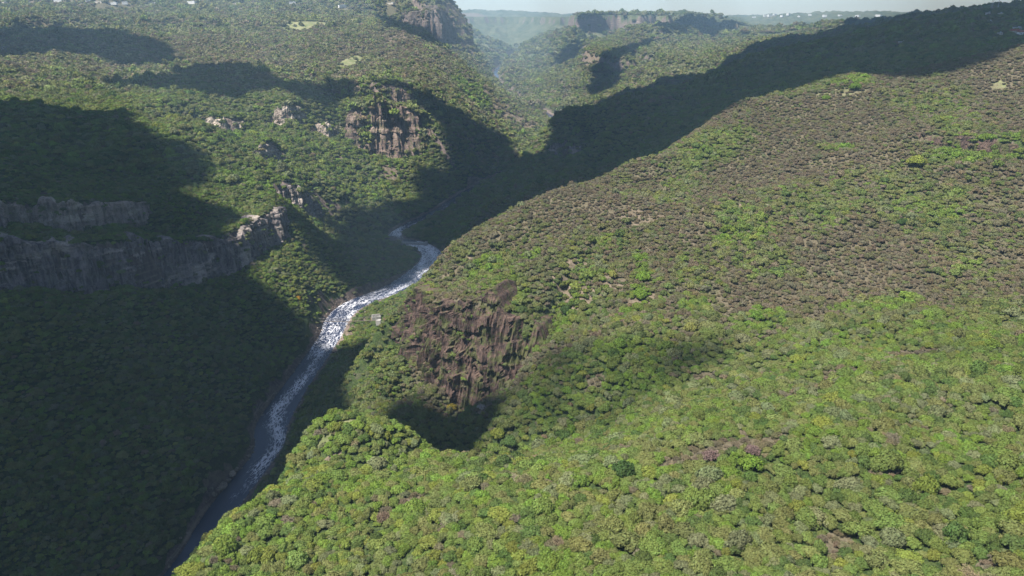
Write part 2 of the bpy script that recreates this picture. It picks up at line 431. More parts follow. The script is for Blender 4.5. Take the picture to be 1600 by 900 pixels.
class NT:
    """small node-building shorthand"""
    def __init__(self, name):
        self.m, self.t, self.n, self.l = new_mat(name)
        self.out = self.n.new('ShaderNodeOutputMaterial')
    def node(self, typ, **kw):
        x = self.n.new(typ)
        for k, v in kw.items(): setattr(x, k, v)
        return x
    def put(self, sock, v):
        if isinstance(v, bpy.types.NodeSocket): self.l.new(v, sock)
        else: sock.default_value = v
    def math(self, op, a, b=0.0, c=0.0, clamp=False):
        x = self.node('ShaderNodeMath', operation=op, use_clamp=clamp)
        self.put(x.inputs[0], a); self.put(x.inputs[1], b); self.put(x.inputs[2], c)
        return x.outputs[0]
    def mix(self, f, a, b, blend='MIX'):
        x = self.node('ShaderNodeMix', data_type='RGBA', blend_type=blend)
        self.put(x.inputs[0], f)
        for s, v in ((x.inputs[6], a), (x.inputs[7], b)):
            if not isinstance(v, bpy.types.NodeSocket) and len(v) == 3: v = (*v, 1)
            self.put(s, v)
        return x.outputs[2]
    def noise(self, vec, scale, detail=4.0, rough=.55, dist=0.0, out=0):
        x = self.node('ShaderNodeTexNoise')
        self.l.new(vec, x.inputs['Vector']); x.inputs['Scale'].default_value = scale
        x.inputs['Detail'].default_value = detail; x.inputs['Roughness'].default_value = rough
        x.inputs['Distortion'].default_value = dist
        return x.outputs[out]
    def step(self, v, lo, hi):
        x = self.node('ShaderNodeMapRange', interpolation_type='SMOOTHSTEP')
        self.put(x.inputs[0], v); self.put(x.inputs[1], lo); self.put(x.inputs[2], hi)
        return x.outputs[0]
    def attr(self, name, typ='GEOMETRY'):
        return self.node('ShaderNodeAttribute', attribute_name=name, attribute_type=typ)
    def pos(self):
        return self.node('ShaderNodeNewGeometry').outputs['Position']
    def scalev(self, vec, s):
        x = self.node('ShaderNodeVectorMath', operation='MULTIPLY'); self.l.new(vec, x.inputs[0]); x.inputs[1].default_value = s
        return x.outputs[0]
    def bump(self, h, strength, dist):
        x = self.node('ShaderNodeBump'); self.put(x.inputs['Height'], h)
        x.inputs['Strength'].default_value = strength; x.inputs['Distance'].default_value = dist
        return x.outputs[0]
    def principled(self, col, rough=.9, normal=None, spec=.2):
        b = self.node('ShaderNodeBsdfPrincipled')
        if not isinstance(col, bpy.types.NodeSocket) and len(col) == 3: col = (*col, 1)
        self.put(b.inputs['Base Color'], col); self.put(b.inputs['Roughness'], rough)
        b.inputs['Specular IOR Level'].default_value = spec
        if normal is not None: self.l.new(normal, b.inputs['Normal'])
        self.l.new(b.outputs[0], self.out.inputs[0])
        return b

_YS = 60.0 * 1.003 ** np.arange(1780)
def ground_at(u, v):
    """point of the ground sheet met by the line of sight (u, v)"""
    p = at(u, v, 1.0)[None] * _YS[:, None]
    hit = np.nonzero(p[:, 2] <= height(p[:, 0], p[:, 1]))[0]
    return p[hit[0]] if len(hit) else p[-1]

# ------------------------------------------------------------------ land cover
def patch_field(x, y, patches):
    """soft patches (x, y, radius across, radius along view, value) over a base"""
    f = np.zeros(x.shape); 
    for (px, py, rx, ry, val) in patches:
        m = (np.abs(x - px) < rx * 2) & (np.abs(y - py) < ry * 2)
        if val <= 0 or not m.any(): continue
        xx, yy = x[m], y[m]
        wob = 1 + .45 * fbm(xx / (rx * .55), yy / (ry * .55), int(abs(px * 7 + py)) % 97, 3)
        d = np.hypot((xx - px) / rx, (yy - py) / ry) * wob
        f[m] = np.maximum(f[m], val * smooth(1.0, .7, d))
    return f

def dryness(x, y):
    """share of leafless, brown and grey scrub among the plants, 0..1"""
    r = np.hypot(x, y)
    # the near hill (right of the river, beyond the gully) is dry; the slope below the camera is lush
    gl = np.interp(x, [-80, -20, 40, 100, 160, 240, 420], [330, 325, 325, 328, 326, 318, 300])
    hill = smooth(-6, 45, y - gl) * smooth(-95, -40, x) * smooth(1000, 860, y)
    base = .10 + .62 * hill + (.40 + .2 * smooth(0, -300, x)) * smooth(1000, 2000, r) * smooth(6500, 4000, r)
    base = base + (.55 + .45 * hill) * fbm(x / (38 + r * .03), y / (38 + r * .03), 31, 4) * (.45 + .55 * hill)
    return np.clip(base, 0, 1)

MEADOW_PX = [(545, 98, 30, 160, 1), (480, 35, 75, 130, 1), (1335, 143, 18, 14, .45), (1290, 146, 14, 10, .45), (1230, 150, 14, 9, .45), (1560, 134, 9, 8, .55), (1520, 150, 6, 5, .5), (1480, 560, 6, 3, .3),
             (455, 62, 18, 40, .5), (330, 118, 22, 30, .5), (545, 660, 8, 3, .9), (505, 690, 5, 4, .5), (1450, 36, 0.1, .1, 0)]
BARE_PX = [(615, 275, 26, 40, .8), (560, 210, 14, 20, .6), (548, 518, 6, 16, 1), (575, 500, 7, 8, .8), (640, 62, 60, 150, .8), (745, 128, 50, 90, .9), (1070, 135, 90, 90, .8), (920, 100, 50, 200, .9), (890, 128, 40, 90, .7), (1000, 70, 120, 120, .45), (600, 215, 26, 40, .6), (530, 250, 12, 20, .7), (440, 250, 10, 18, .6), (590, 285, 14, 20, .6), (735, 24, 200, 400, .75), (100, 2, 260, 120, .5), (1210, 25, 120, 150, .4), (930, 455, 20, 14, .75), (880, 450, 10, 7, .6), (1000, 470, 12, 9, .6), (820, 185, 70, 90, .9), (785, 180, 40, 50, .6), (1340, 240, 20, 20, .35), (910, 520, 6, 4, .5), (475, 690, 4, 4, .8), (520, 715, 5, 4, .9), (540, 690, 5, 3, .7),
           (760, 640, 5, 8, .8), (750, 625, 4, 4, .6), (1000, 340, 22, 16, .5), (1130, 330, 26, 20, .5), (1060, 390, 20, 14, .4), (730, 410, 7, 8, .7), (900, 420, 14, 10, .6), (345, 765, 9, 14, 1), (365, 745, 6, 8, .9)]
MEADOW = [(*ground_at(u, v)[:2], rx, ry, s) for (u, v, rx, ry, s) in MEADOW_PX if s > 0]
BARE = [(*ground_at(u, v)[:2], rx, ry, s) for (u, v, rx, ry, s) in BARE_PX]

dzr = np.gradient(GZ, axis=0) / np.gradient(GR, axis=0)
dza = np.gradient(GZ, axis=1) / (np.gradient(GA, axis=1) * GR)
SLOPE = np.hypot(dzr, dza)
G_rock = (1 - .6 * smooth(900, 500, GR)) * smooth(1.25 + .35 * smooth(900, 500, GR), 1.9 + .3 * smooth(900, 500, GR), SLOPE + .35 * fbm(GX / 30, GY / 30, 77, 3) * smooth(300, 900, GR)) * smooth(120, 260, GR)
DRY_PX = [(1110, 705, 12, 8), (1170, 695, 9, 5), (1440, 552, 14, 6), (640, 785, 7, 5), (600, 806, 4, 4), (1060, 725, 7, 5), (1550, 885, 4, 4), (1310, 852, 6, 5), (1255, 615, 9, 6), (1320, 580, 10, 6), (990, 700, 8, 5), (1200, 690, 8, 5), (1470, 780, 4, 3), (870, 850, 4, 3), (690, 830, 4, 3), (1100, 590, 6, 5), (930, 600, 6, 4), (1370, 740, 6, 3)]
LUSH_PX = [(998, 402, 5, 12), (1003, 430, 5, 14), (1000, 460, 7, 12), (1190, 500, 16, 12), (830, 400, 8, 12), (1330, 125, 26, 16), (880, 500, 10, 14), (760, 420, 14, 20), (1360, 480, 24, 10), (1140, 370, 10, 9), (1300, 232, 14, 14), (1540, 230, 40, 22), (1090, 480, 10, 9), (960, 545, 20, 8), (740, 150, 60, 90), (820, 215, 40, 60), (400, 290, 50, 60)]
def spots(lst): return [(*ground_at(u_, v_)[:2], a_, b_, 1.0) for (u_, v_, a_, b_) in lst]
G_lush = patch_field(GX, GY, spots(LUSH_PX))
G_dry = np.maximum(dryness(GX, GY) * (1 - .85 * G_lush), .95 * patch_field(GX, GY, spots(DRY_PX)))
G_mead = patch_field(GX, GY, MEADOW)
G_bare = patch_field(GX, GY, BARE)
shore = np.where(bank < 60, smooth(7, 1.5, bank + 5 * fbm(GX / 14, GY / 14, 5, 2)), 0)

def lookup(G, x, y):
    a = np.arctan2(x, y); r = np.hypot(x, y)
    j = np.clip(np.round((a - AZ[0]) / (AZ[1] - AZ[0])).astype(int), 0, len(AZ) - 1)
    i = np.clip(np.searchsorted(ROWS, r), 0, len(ROWS) - 1)
    return G[i, j]

def ground_material():
    k = NT('scrubland_soil')
    p = k.pos()
    cov = k.attr('cover'); sep = k.node('ShaderNodeSeparateColor'); k.l.new(cov.outputs['Color'], sep.inputs[0])
    rock, dry, mead = sep.outputs[0], sep.outputs[1], sep.outputs[2]
    bare = k.attr('bare').outputs['Fac']
    n1 = k.noise(p, .9, 5, .65); n2 = k.noise(p, .06, 4, .6); n3 = k.noise(p, .25, 5, .7)
    veg = k.mix(k.step(n1, .35, .65), (.020, .036, .011), (.060, .080, .026))
    dryc = k.mix(k.step(n1, .35, .65), (.072, .062, .040), (.125, .105, .070))
    c = k.mix(k.step(k.math('ADD', dry, k.math('MULTIPLY', k.math('SUBTRACT', n3, .5), 1.1)), .25, .75), veg, dryc)
    # woods and clearings seen from afar: darker and paler patches
    nf = k.noise(p, .011, 6, .7); nf2 = k.noise(p, .045, 4, .7)
    farf = k.step(k.attr('away').outputs['Fac'], 2800, 5200)
    fw = k.mix(k.step(nf, .38, .62), (.028, .044, .020), (.120, .118, .068)); fw = k.mix(k.step(nf2, .40, .62), fw, (.070, .082, .040))
    c = k.mix(farf, c, fw)
    barec = k.mix(k.step(n3, .35, .65), (.090, .072, .050), (.165, .130, .095))
    c = k.mix(k.step(k.math('ADD', bare, k.math('MULTIPLY', k.math('SUBTRACT', n3, .5), .9)), .3, .62), c, barec)
    meadc = k.mix(k.step(n2, .35, .65), (.115, .135, .055), (.20, .19, .105))
    c = k.mix(k.step(k.math('ADD', mead, k.math('MULTIPLY', k.math('SUBTRACT', n3, .5), 1.1)), .3, .7), c, meadc)
    # bare rock on the steep ground: strata and upright joints
    pv = k.scalev(p, (.35, .35, .06)); pl_ = k.scalev(p, (.02, .02, .3))
    r1 = k.noise(pv, 1.0, 5, .65); r2 = k.noise(pl_, 1.0, 4, .6)
    rc = k.mix(k.step(r1, .3, .7), (.055, .044, .042), (.165, .125, .105))
    rc = k.mix(k.step(r2, .5, .72), rc, (.24, .19, .155))
    c = k.mix(k.step(k.math('ADD', rock, k.math('MULTIPLY', k.math('SUBTRACT', n3, .5), .8)), .35, .65), c, rc)
    h = k.math('ADD', k.math('MULTIPLY', n1, .5), k.math('MULTIPLY', r1, 1.2))
    k.principled(c, .95, k.bump(h, .7, 1.2), .1)
    return k.m

nr, nc = GX.shape
idx = np.arange(nr * nc).reshape(nr, nc)
faces = np.stack([idx[:-1, :-1], idx[:-1, 1:], idx[1:, 1:], idx[1:, :-1]], -1).reshape(-1, 4)
gm = mesh_from('terrain', np.stack([GX, GY, GZ], -1).reshape(-1, 3), faces, ground_material(), True)
ca = gm.color_attributes.new('cover', 'FLOAT_COLOR', 'POINT')
ca.data.foreach_set('color', np.stack([np.maximum(G_rock, shore * .9), G_dry, G_mead, np.ones_like(G_dry)], -1).astype(np.float32).ravel())
ba = gm.attributes.new('bare', 'FLOAT', 'POINT')
ba.data.foreach_set('value', np.maximum(G_bare, shore * .45).astype(np.float32).ravel())
gm.attributes.new('away', 'FLOAT', 'POINT').data.foreach_set('value', GR.astype(np.float32).ravel())
tag(link('terrain', gm), 'scrub-covered canyon slopes, cliffs and plateaus around the river', None, None, 'structure')

# ------------------------------------------------------------------ river
def river_material():
    k = NT('river_water')
    uv = k.node('ShaderNodeUVMap', uv_map='UVMap').outputs[0]
    foam = k.attr('foam').outputs['Fac']
    w = k.scalev(uv, (1.0, .27, 1.0))
    # warped cells: the foam lies as a torn net between dark patches of water
    wn_ = k.noise(w, .22, 3, .6, 0, 1)
    ad = k.node('ShaderNodeVectorMath', operation='MULTIPLY_ADD'); k.l.new(wn_, ad.inputs[0]); ad.inputs[1].default_value = (5, 5, 0); k.l.new(w, ad.inputs[2])
    vor = k.node('ShaderNodeTexVoronoi', feature='DISTANCE_TO_EDGE'); k.l.new(ad.outputs[0], vor.inputs['Vector']); vor.inputs['Scale'].default_value = .62
    big = k.noise(w, .09, 3, .6); fine = k.noise(w, .8, 4, .65)
    thr = k.math('MULTIPLY', k.math('SUBTRACT', k.math('ADD', foam, k.math('MULTIPLY', k.math('SUBTRACT', big, .5), 1.5)), .30), .42)
    f = k.step(k.math('SUBTRACT', k.math('ADD', thr, k.math('MULTIPLY', k.math('SUBTRACT', fine, .5), .35)), vor.outputs['Distance']), -.09, .12)
    f = k.math('MULTIPLY', f, k.step(foam, .02, .12))
    wat = k.mix(big, (.010, .016, .040), (.018, .028, .062))
    c = k.mix(f, wat, (.62, .62, .66))
    b = k.principled(c, k.math('MULTIPLY_ADD', f, .5, .22), k.bump(k.math('ADD', fine, f), .35, .5), .3)
    return k.m

def build_river():
    n = len(RIV); m = 15
    T = np.gradient(RIV[:, :2], axis=0); T /= np.hypot(T[:, 0], T[:, 1])[:, None]
    N = np.c_[-T[:, 1], T[:, 0]]                       # left of travel (upstream)
    s = np.linspace(-1, 1, m)
    L = np.r_[0, np.cumsum(np.hypot(*(RIV[1:, :2] - RIV[:-1, :2]).T))]
    V = np.zeros((n, m, 3)); UVc = np.zeros((n, m, 2)); F = np.zeros((n, m))
    for i in range(n):
        hw = RIV[i, 2] * .5 + 1.5
        V[i, :, 0] = RIV[i, 0] - N[i, 0] * s * hw
        V[i, :, 1] = RIV[i, 1] - N[i, 1] * s * hw
        V[i, :, 2] = RZ
        UVc[i, :, 0] = s * hw; UVc[i, :, 1] = L[i]
        y = RIV[i, 1]
        a = np.interp(y, [0, 395, 420, 440, 520, 560, 640, 700, 745, 770, 800, 850, 885, 905, 960, 985, 990, 1010, 1030, 1060, 1080, 1200, 1210, 7000],
                         [0, .0, .42, .60, .62, .60, .48, .44, .42, .38, .34, .32, .55, .68, .78, .8, .15, .2, .62, .55, .2, .1, .1, .15])
        prof = np.ones(m)
        if y < 520: prof = np.exp(-((s - np.interp(y, [395, 440, 480, 520], [.45, .35, .35, -.05])) / .60) ** 2)
        elif y < 640: prof = np.exp(-((s - np.interp(y, [520, 560, 640], [-.15, .05, .1])) / np.interp(y, [520, 560, 640], [.45, .5, .9])) ** 2)
        F[i] = a * prof
    ix = np.arange(n * m).reshape(n, m)
    fc = np.stack([ix[:-1, :-1], ix[:-1, 1:], ix[1:, 1:], ix[1:, :-1]], -1).reshape(-1, 4)
    me = mesh_from('river', V.reshape(-1, 3), fc, river_material(), True)
    uvl = me.uv_layers.new(name='UVMap')
    li = np.empty(len(me.loops), np.int32); me.loops.foreach_get('vertex_index', li)
    uvl.data.foreach_set('uv', UVc.reshape(-1, 2)[li].astype(np.float32).ravel())
    fa = me.attributes.new('foam', 'FLOAT', 'POINT'); fa.data.foreach_set('value', F.ravel().astype(np.float32))
    tag(link('river', me), 'dark blue river streaked with white foam on the canyon floor', None, None, 'structure')
build_river()
# ------------------------------------------------------------------ rock faces
def rock_material(name, dark, mid, pale, palef, moss, sc_=1.0):
    k = NT(name)
    p = k.pos()
    col1 = k.noise(k.scalev(p, (.42 * sc_, .42 * sc_, .045 * sc_)), 1.0, 5, .7, .4)     # upright joints
    str_ = k.noise(k.scalev(p, (.03 * sc_, .03 * sc_, .30 * sc_)), 1.0, 4, .6, .5)      # beds
    blot = k.noise(p, .055 * sc_, 4, .6); fine = k.noise(p, .9, 5, .7)
    c = k.mix(k.step(col1, .32, .62), dark, mid)
    c = k.mix(k.math('MULTIPLY', k.step(k.math('ADD', blot, k.math('MULTIPLY', k.math('SUBTRACT', str_, .5), .7)), .5, .68), palef), c, pale)
    c = k.mix(k.math('MULTIPLY', k.step(fine, .42, .7), .35), c, (.04, .032, .030))
    c = k.mix(k.math('MULTIPLY', k.step(k.math('ADD', k.noise(p, .12, 5, .65), k.math('MULTIPLY', fine, .25)), .60, .72), moss), c, (.070, .082, .028))
    h = k.math('ADD', k.math('MULTIPLY', col1, 1.3), k.math('ADD', k.math('MULTIPLY', str_, .6), k.math('MULTIPLY', fine, .4)))
    k.principled(c, .95, k.bump(h, .9, 1.6 / sc_), .1)
    return k.m
RK = {
    'brown': rock_material('brown_basalt', (.022, .017, .017), (.112, .074, .060), (.19, .130, .100), .5, .8),
    'grey': rock_material('grey_basalt', (.085, .072, .074), (.27, .228, .215), (.50, .42, .36), .9, .25, .7),
    'pale': rock_material('pale_tuff', (.14, .112, .098), (.38, .31, .26), (.58, .49, .40), .85, .35, .6),
    'tan': rock_material('pinkish_tuff', (.085, .064, .056), (.245, .178, .146), (.38, .30, .235), .6, .6, .4),
    'far': rock_material('far_rock', (.075, .062, .058), (.19, .15, .135), (.30, .24, .20), .7, .5, .15),
}
LEDGE = []
def cliff(key, rock, label, jag=1.0, dens=1.0, lean=.16, push=.03):
    pl = CL[key]
    seg = np.hypot(*(pl[1:, :2] - pl[:-1, :2]).T); L = np.r_[0, np.cumsum(seg)]
    Hm = pl[:, 3].max()
    Y = pl[:, 1].mean()
    ds = float(np.clip(Y * .0014, .6, 9)); m = max(int(Hm / ds) + 4, 8)
    ext = (.12 if key == 'near' else .35) * Hm
    s = np.arange(-ext, L[-1] + ext, ds); ns = len(s)
    base = np.stack([np.interp(s, L, pl[:, k]) for k in range(4)], -1)
    d0 = (pl[1, :2] - pl[0, :2]) / seg[0]; d1 = (pl[-1, :2] - pl[-2, :2]) / seg[-1]
    base[:, :2] += np.where(s < 0, s, 0)[:, None] * d0 + np.where(s > L[-1], s - L[-1], 0)[:, None] * d1
    kk = max(int(.5 * Hm / ds), 2); ker = np.hanning(2 * kk + 1); ker /= ker.sum()
    for q in range(4): base[:, q] = np.convolve(np.pad(base[:, q], kk, mode='reflect', reflect_type='odd'), ker, 'valid')
    if key == 'mesa': base[:, 2] -= 25
    T = np.gradient(base[:, :2], axis=0); T /= np.hypot(T[:, 0], T[:, 1])[:, None]
    O = np.c_[T[:, 1], -T[:, 0]]                      # outwards = downhill
    seed = sum(map(ord, key))
    u_ = Hm / 50.0
    fade = smooth(-ext, ext * .4, s) * smooth(L[-1] + ext, L[-1] - ext * .4, s)
    H = base[:, 3] * (1.02 + .22 * jag * fbm(s / (14 * u_ + 3), s * 0 + 3, seed, 4)) * fade
    foot = base[:, 2] - .12 * Hm + .20 * Hm * jag * fbm(s / (20 * u_ + 4), s * 0 + 9, seed + 1, 3)
    V = np.zeros((ns, m + 4, 3))
    for j in range(m):
        t = j / (m - 1)
        z = foot + (base[:, 2] + H - foot) * t
        col = ridged(s / (4.2 * u_ + 2.0) + .6 * fbm(s / 30, z / (40 * u_), seed, 2), z / (70 * u_) , seed + 2, 3)
        butt = fbm(s / (26 * u_), z / (90 * u_), seed + 3, 3)
        led = fbm(s / (60 * u_), z / (7 * u_ + 1.5), seed + 4, 3)
        o = Hm * (.055 + push + .11 * (col - .5) * 1.6 + .15 * butt + .035 * led) - lean * Hm * (t - .15)
        o = o * (.25 + .75 * fade) - (1 - fade) * .12 * Hm
        o = o + .028 * Hm * ridged(s / (1.5 * u_ + .7), z / (9 * u_), seed + 11, 3) + .02 * Hm * np.sign(fbm(s / (8 * u_), z / (5 * u_), seed + 12, 3)) - .02 * Hm
        if j == m - 1: o = o - .04 * Hm
        V[:, j, :2] = base[:, :2] + O * o[:, None]; V[:, j, 2] = z
    for q, (back, dz) in enumerate(((.28, .0), (.5, -.10), (.5, -.75), (.25, -1.0))):
        V[:, m + q, :2] = base[:, :2] - O * (back * Hm + lean * Hm * .8 * (1 if q < 3 else .2)); V[:, m + q, 2] = base[:, 2] + H + dz * np.maximum(H, .3 * Hm)
    w = m + 4
    ix = np.arange(ns * w).reshape(ns, w); nx = np.roll(ix, -1, 1)
    F = np.stack([ix[:-1], ix[1:], nx[1:], nx[:-1]], -1).reshape(-1, 4)
    F = F.tolist() + [ix[0, ::-1].tolist(), ix[-1].tolist()]
    me = mesh_from('rock_cliff', V.reshape(-1, 3), F, RK[rock], False)
    tag(link('rock_cliff', me), label, 'cliff', 'rock cliffs of the canyon')
    # ledges where bushes hold on
    k = int(ns * m * dens * ds * ds / 34)
    i_ = rng.integers(0, ns, k); j_ = np.clip((rng.beta(1.0, 1.1, k) * m).astype(int), 0, m - 1)
    gr = fbm(i_ * ds / (12 * u_), j_ * ds / (20 * u_), seed + 7, 3)
    for i, j, g in zip(i_, j_, gr):
        if g > .02 and fade[i] > .5: LEDGE.append((*(V[i, j] + np.r_[O[i] * -.2, -.4]), ds, Y))

cliff('near', 'brown', 'brown columnar rock face below the flat tip of the near hill', 1.2, .55, .22)
cliff('left', 'grey', 'long grey-purple basalt cliff across the left canyon wall', 1.0, .22)
cliff('ledge', 'pale', 'pale upper rock band at the left edge, above the long grey cliff', 1.5, .4)
cliff('spur', 'grey', 'dark notched cliff at the end of the spur left of the river bend', 1.2, .4)
cliff('crag', 'tan', 'broad pinkish rock face in the middle of the sunlit left spur', 1.2, .9, .3, .17)
cliff('upper', 'tan', 'jagged rock rim on top of the left spur, above the pinkish face', 1.6, .8)
cliff('pale', 'pale', 'brightest pale crag standing left of the shaded spur hollow', 1.3, .2)
cliff('lowpale', 'pale', 'small pale knob of rock below and right of the brightest crag', 1.4, .2)
cliff('dark', 'grey', 'dark split crag above the green slope left of the spur', 1.4, .3)
cliff('west', 'pale', 'low pale outcrop on the far left slope, left of the brightest crag', 1.5, .4)
cliff('nose', 'grey', 'rock teeth on the nose of the dark shaded ridge', 1.6, .6)
cliff('butte', 'far', 'tall hazy cliff at the right end of the left plateau', .6, .0, .25)
cliff('step', 'brown', 'dark low rock step hidden among bushes on the right hillside', 1.6, 1.2)
# ------------------------------------------------------------------ plants
def foliage_material(name, trans=.25, default=None):
    k = NT(name)
    a = k.attr('tint', 'INSTANCER')
    rnd = k.node('ShaderNodeObjectInfo').outputs['Random']
    leaf = k.attr('leaf').outputs['Fac']              # each leaf spray has its own tone
    hsv = k.node('ShaderNodeHueSaturation')
    k.l.new(a.outputs['Color'], hsv.inputs['Color'])
    k.put(hsv.inputs['Hue'], k.math('MULTIPLY_ADD', leaf, .03, .485))
    k.put(hsv.inputs['Value'], k.math('MULTIPLY_ADD', leaf, .55, .74))
    d = k.node('ShaderNodeBsdfDiffuse'); k.l.new(hsv.outputs[0], d.inputs[0])
    t = k.node('ShaderNodeBsdfTranslucent'); k.l.new(hsv.outputs[0], t.inputs[0])
    mx = k.node('ShaderNodeMixShader'); mx.inputs[0].default_value = trans
    k.l.new(d.outputs[0], mx.inputs[1]); k.l.new(t.outputs[0], mx.inputs[2])
    k.l.new(mx.outputs[0], k.out.inputs[0])
    return k.m

LEAF = foliage_material('leaves', .28)
TWIG = foliage_material('twigs', .0)
def bark_material():
    k = NT('bark'); n = k.noise(k.scalev(k.pos(), (3, 3, .8)), 1.0, 4, .6)
    k.principled(k.mix(n, (.06, .045, .035), (.17, .14, .11)), .9); return k.m
BARK = bark_material()

def quads(cen, nrm, size, rg, aspect=1.0):
    """one square leaf spray per centre, facing nrm"""
    n = len(cen)
    nrm = nrm / np.linalg.norm(nrm, axis=1)[:, None]
    ref = rg.normal(size=(n, 3))
    t = np.cross(nrm, ref); t /= np.linalg.norm(t, axis=1)[:, None]
    b = np.cross(nrm, t)
    s = (size * rg.uniform(.6, 1.25, n))[:, None]
    t = t * s; b = b * s * aspect
    off = lambda i, j: cen + t * i + b * j + nrm * s * (.25 * (abs(i) - .5))
    V = np.stack([off(-1, -.45), off(.15, -1), off(1, .35), off(-.1, 1)], 1)
    return V.reshape(-1, 3), np.arange(n * 4).reshape(n, 4)

def ico(sub):
    import bmesh
    bm = bmesh.new(); bmesh.ops.create_icosphere(bm, subdivisions=sub, radius=1)
    v = np.array([x.co for x in bm.verts]); f = np.array([[y.index for y in x.verts] for x in bm.faces]); bm.free()
    return v, f

def crown_mesh(name, seed, lobes, per, leaf, flat=.62, core=True, open_=0.0):
    """spreading crown: lobes on a low dome, each covered by leaf sprays; radius 1, base at z=0"""
    rg = np.random.default_rng(seed)
    V, F, T = [], [], []
    n0 = 0
    cs = []
    for i in range(lobes):
        a = i * 2.39996 + rg.uniform(-.4, .4)
        rr = math.sqrt((i + .4) / lobes) * rg.uniform(.6, .80)
        z = flat * (1.0 - .75 * rr * rr) * rg.uniform(.80, 1.1)
        r = rg.uniform(.26, .42) * (1.05 - .3 * rr)
        cs.append((rr * math.cos(a), rr * math.sin(a), z, r))
    for (cx, cy_, cz, r) in cs:
        tone = rg.uniform(.25, .75)
        d = rg.normal(size=(per, 3)); d[:, 2] = np.abs(d[:, 2]) * 1.1 - .45
        d /= np.linalg.norm(d, axis=1)[:, None]
        rad = r * rg.uniform(.78 - open_, 1.12, per)[:, None]
        c = np.array([cx, cy_, cz]) + d * rad * np.array([1, 1, .85])
        v, f = quads(c, d + rg.normal(size=d.shape) * .55, leaf, rg)
        V.append(v); F.append(np.c_[f] + n0); n0 += len(v)
        T.append(np.repeat(np.clip(tone + rg.uniform(-.3, .3, per), 0, 1), 4))
    if core:
        iv, jf = ico(1)
        for (cx, cy_, cz, r) in cs:
            v = iv * r * .80 * np.array([1, 1, .9]) + np.array([cx, cy_, cz]) + rg.normal(size=iv.shape) * .03
            V.append(v); F.append(np.c_[jf, jf[:, 2]] + n0); n0 += len(v); T.append(np.full(len(v), .3))
    V = np.vstack(V)
    quad = [f for f in np.vstack(F)]
    me = bpy.data.meshes.new(name)
    fl = [tuple(int(i) for i in (q if q[2] != q[3] else q[:3])) for q in quad]
    me.from_pydata(V.tolist(), [], fl)
    me.attributes.new('leaf', 'FLOAT', 'POINT').data.foreach_set('value', np.concatenate(T).astype(np.float32))
    me.materials.append(LEAF)
    return me

def bare_mesh(name, seed, stems, per):
    """leafless shrub: forking stems under a fuzzy dome of fine twig sprays; radius 1"""
    rg = np.random.default_rng(seed)
    V, F, T = [], [], []; n0 = 0
    def stick(p, q, w, tone):
        nonlocal n0
        d = q - p; a = np.cross(d, rg.normal(size=3)); a /= np.linalg.norm(a) + 1e-9; b = np.cross(d, a); b /= np.linalg.norm(b) + 1e-9
        for s in (a, b):
            V.append(np.array([p - s * w, p + s * w, q + s * w * .5, q - s * w * .5])); F.append(np.arange(4)[None] + n0); n0 += 4; T.append(np.full(4, tone))
    for i in range(stems):
        a = i * 2.4 + rg.uniform(-.3, .3); rr = math.sqrt((i + .5) / stems) * .72
        tip = np.array([rr * math.cos(a), rr * math.sin(a), .62 * (1 - .6 * rr * rr) * rg.uniform(.85, 1.1)])
        stick(np.zeros(3), tip, .03, .2)
        tone = rg.uniform(.3, .8)
        d = rg.normal(size=(per, 3)); d[:, 2] = np.abs(d[:, 2]) - .3; d /= np.linalg.norm(d, axis=1)[:, None]
        c = tip + d * rg.uniform(.05, .30, per)[:, None]
        side = np.cross(d, rg.normal(size=d.shape))
        v, f = quads(c, side, .10, rg, .34)
        V.append(v); F.append(f + n0); n0 += len(v); T.append(np.repeat(np.clip(tone + rg.uniform(-.3, .3, per), 0, 1), 4))
    me = bpy.data.meshes.new(name)
    me.from_pydata(np.vstack(V).tolist(), [], [tuple(int(i) for i in f) for f in np.vstack(F)])
    me.attributes.new('leaf', 'FLOAT', 'POINT').data.foreach_set('value', np.concatenate(T).astype(np.float32))
    me.materials.append(TWIG)
    return me

def trunk_mesh(name, seed):
    """tapered, slightly crooked trunk with three limbs, one metre crown radius"""
    rg = np.random.default_rng(seed)
    V, F = [], []
    def tube(P, R, k=7):
        base = sum(len(v) for v in V); P = np.array(P)
        for i, (p, r) in enumerate(zip(P, R)):
            V.append(np.array([[p[0] + r * math.cos(2 * math.pi * j / k), p[1] + r * math.sin(2 * math.pi * j / k), p[2]] for j in range(k)]))
            if i:
                o = base + (i - 1) * k
                for j in range(k): F.append([o + j, o + (j + 1) % k, o + k + (j + 1) % k, o + k + j])
    tube([(0, 0, -.25), (.02, .01, .1), (.05, -.03, .3), (.03, .02, .5)], [.075, .06, .05, .035])
    for q in range(3):
        a = q * 2.1 + rg.uniform(0, 1)
        tube([(.04, -.02, .22), (.2 * math.cos(a), .2 * math.sin(a), .4), (.5 * math.cos(a), .5 * math.sin(a), .55)], [.045, .032, .015], 5)
    return mesh_from(name, np.vstack(V), F, BARK, True)

NEAR = [crown_mesh('crown', 100 + i, 15 + i % 3 * 3, 105, .066 + .006 * (i % 3), .62 + .06 * (i % 4), True) for i in range(6)]
MID = [crown_mesh('crown', 200 + i, 11 + i % 3, 28, .12, .66 + .10 * (i % 3), True) for i in range(5)]
FAR = [crown_mesh('crown', 300 + i, 8, 8, .22, .58 + .1 * (i % 3), True) for i in range(4)]
BARE_M = [bare_mesh('twigs', 400 + i, 16, 60) for i in range(4)]
TRUNKS = [trunk_mesh('trunk', 500 + i) for i in range(3)]

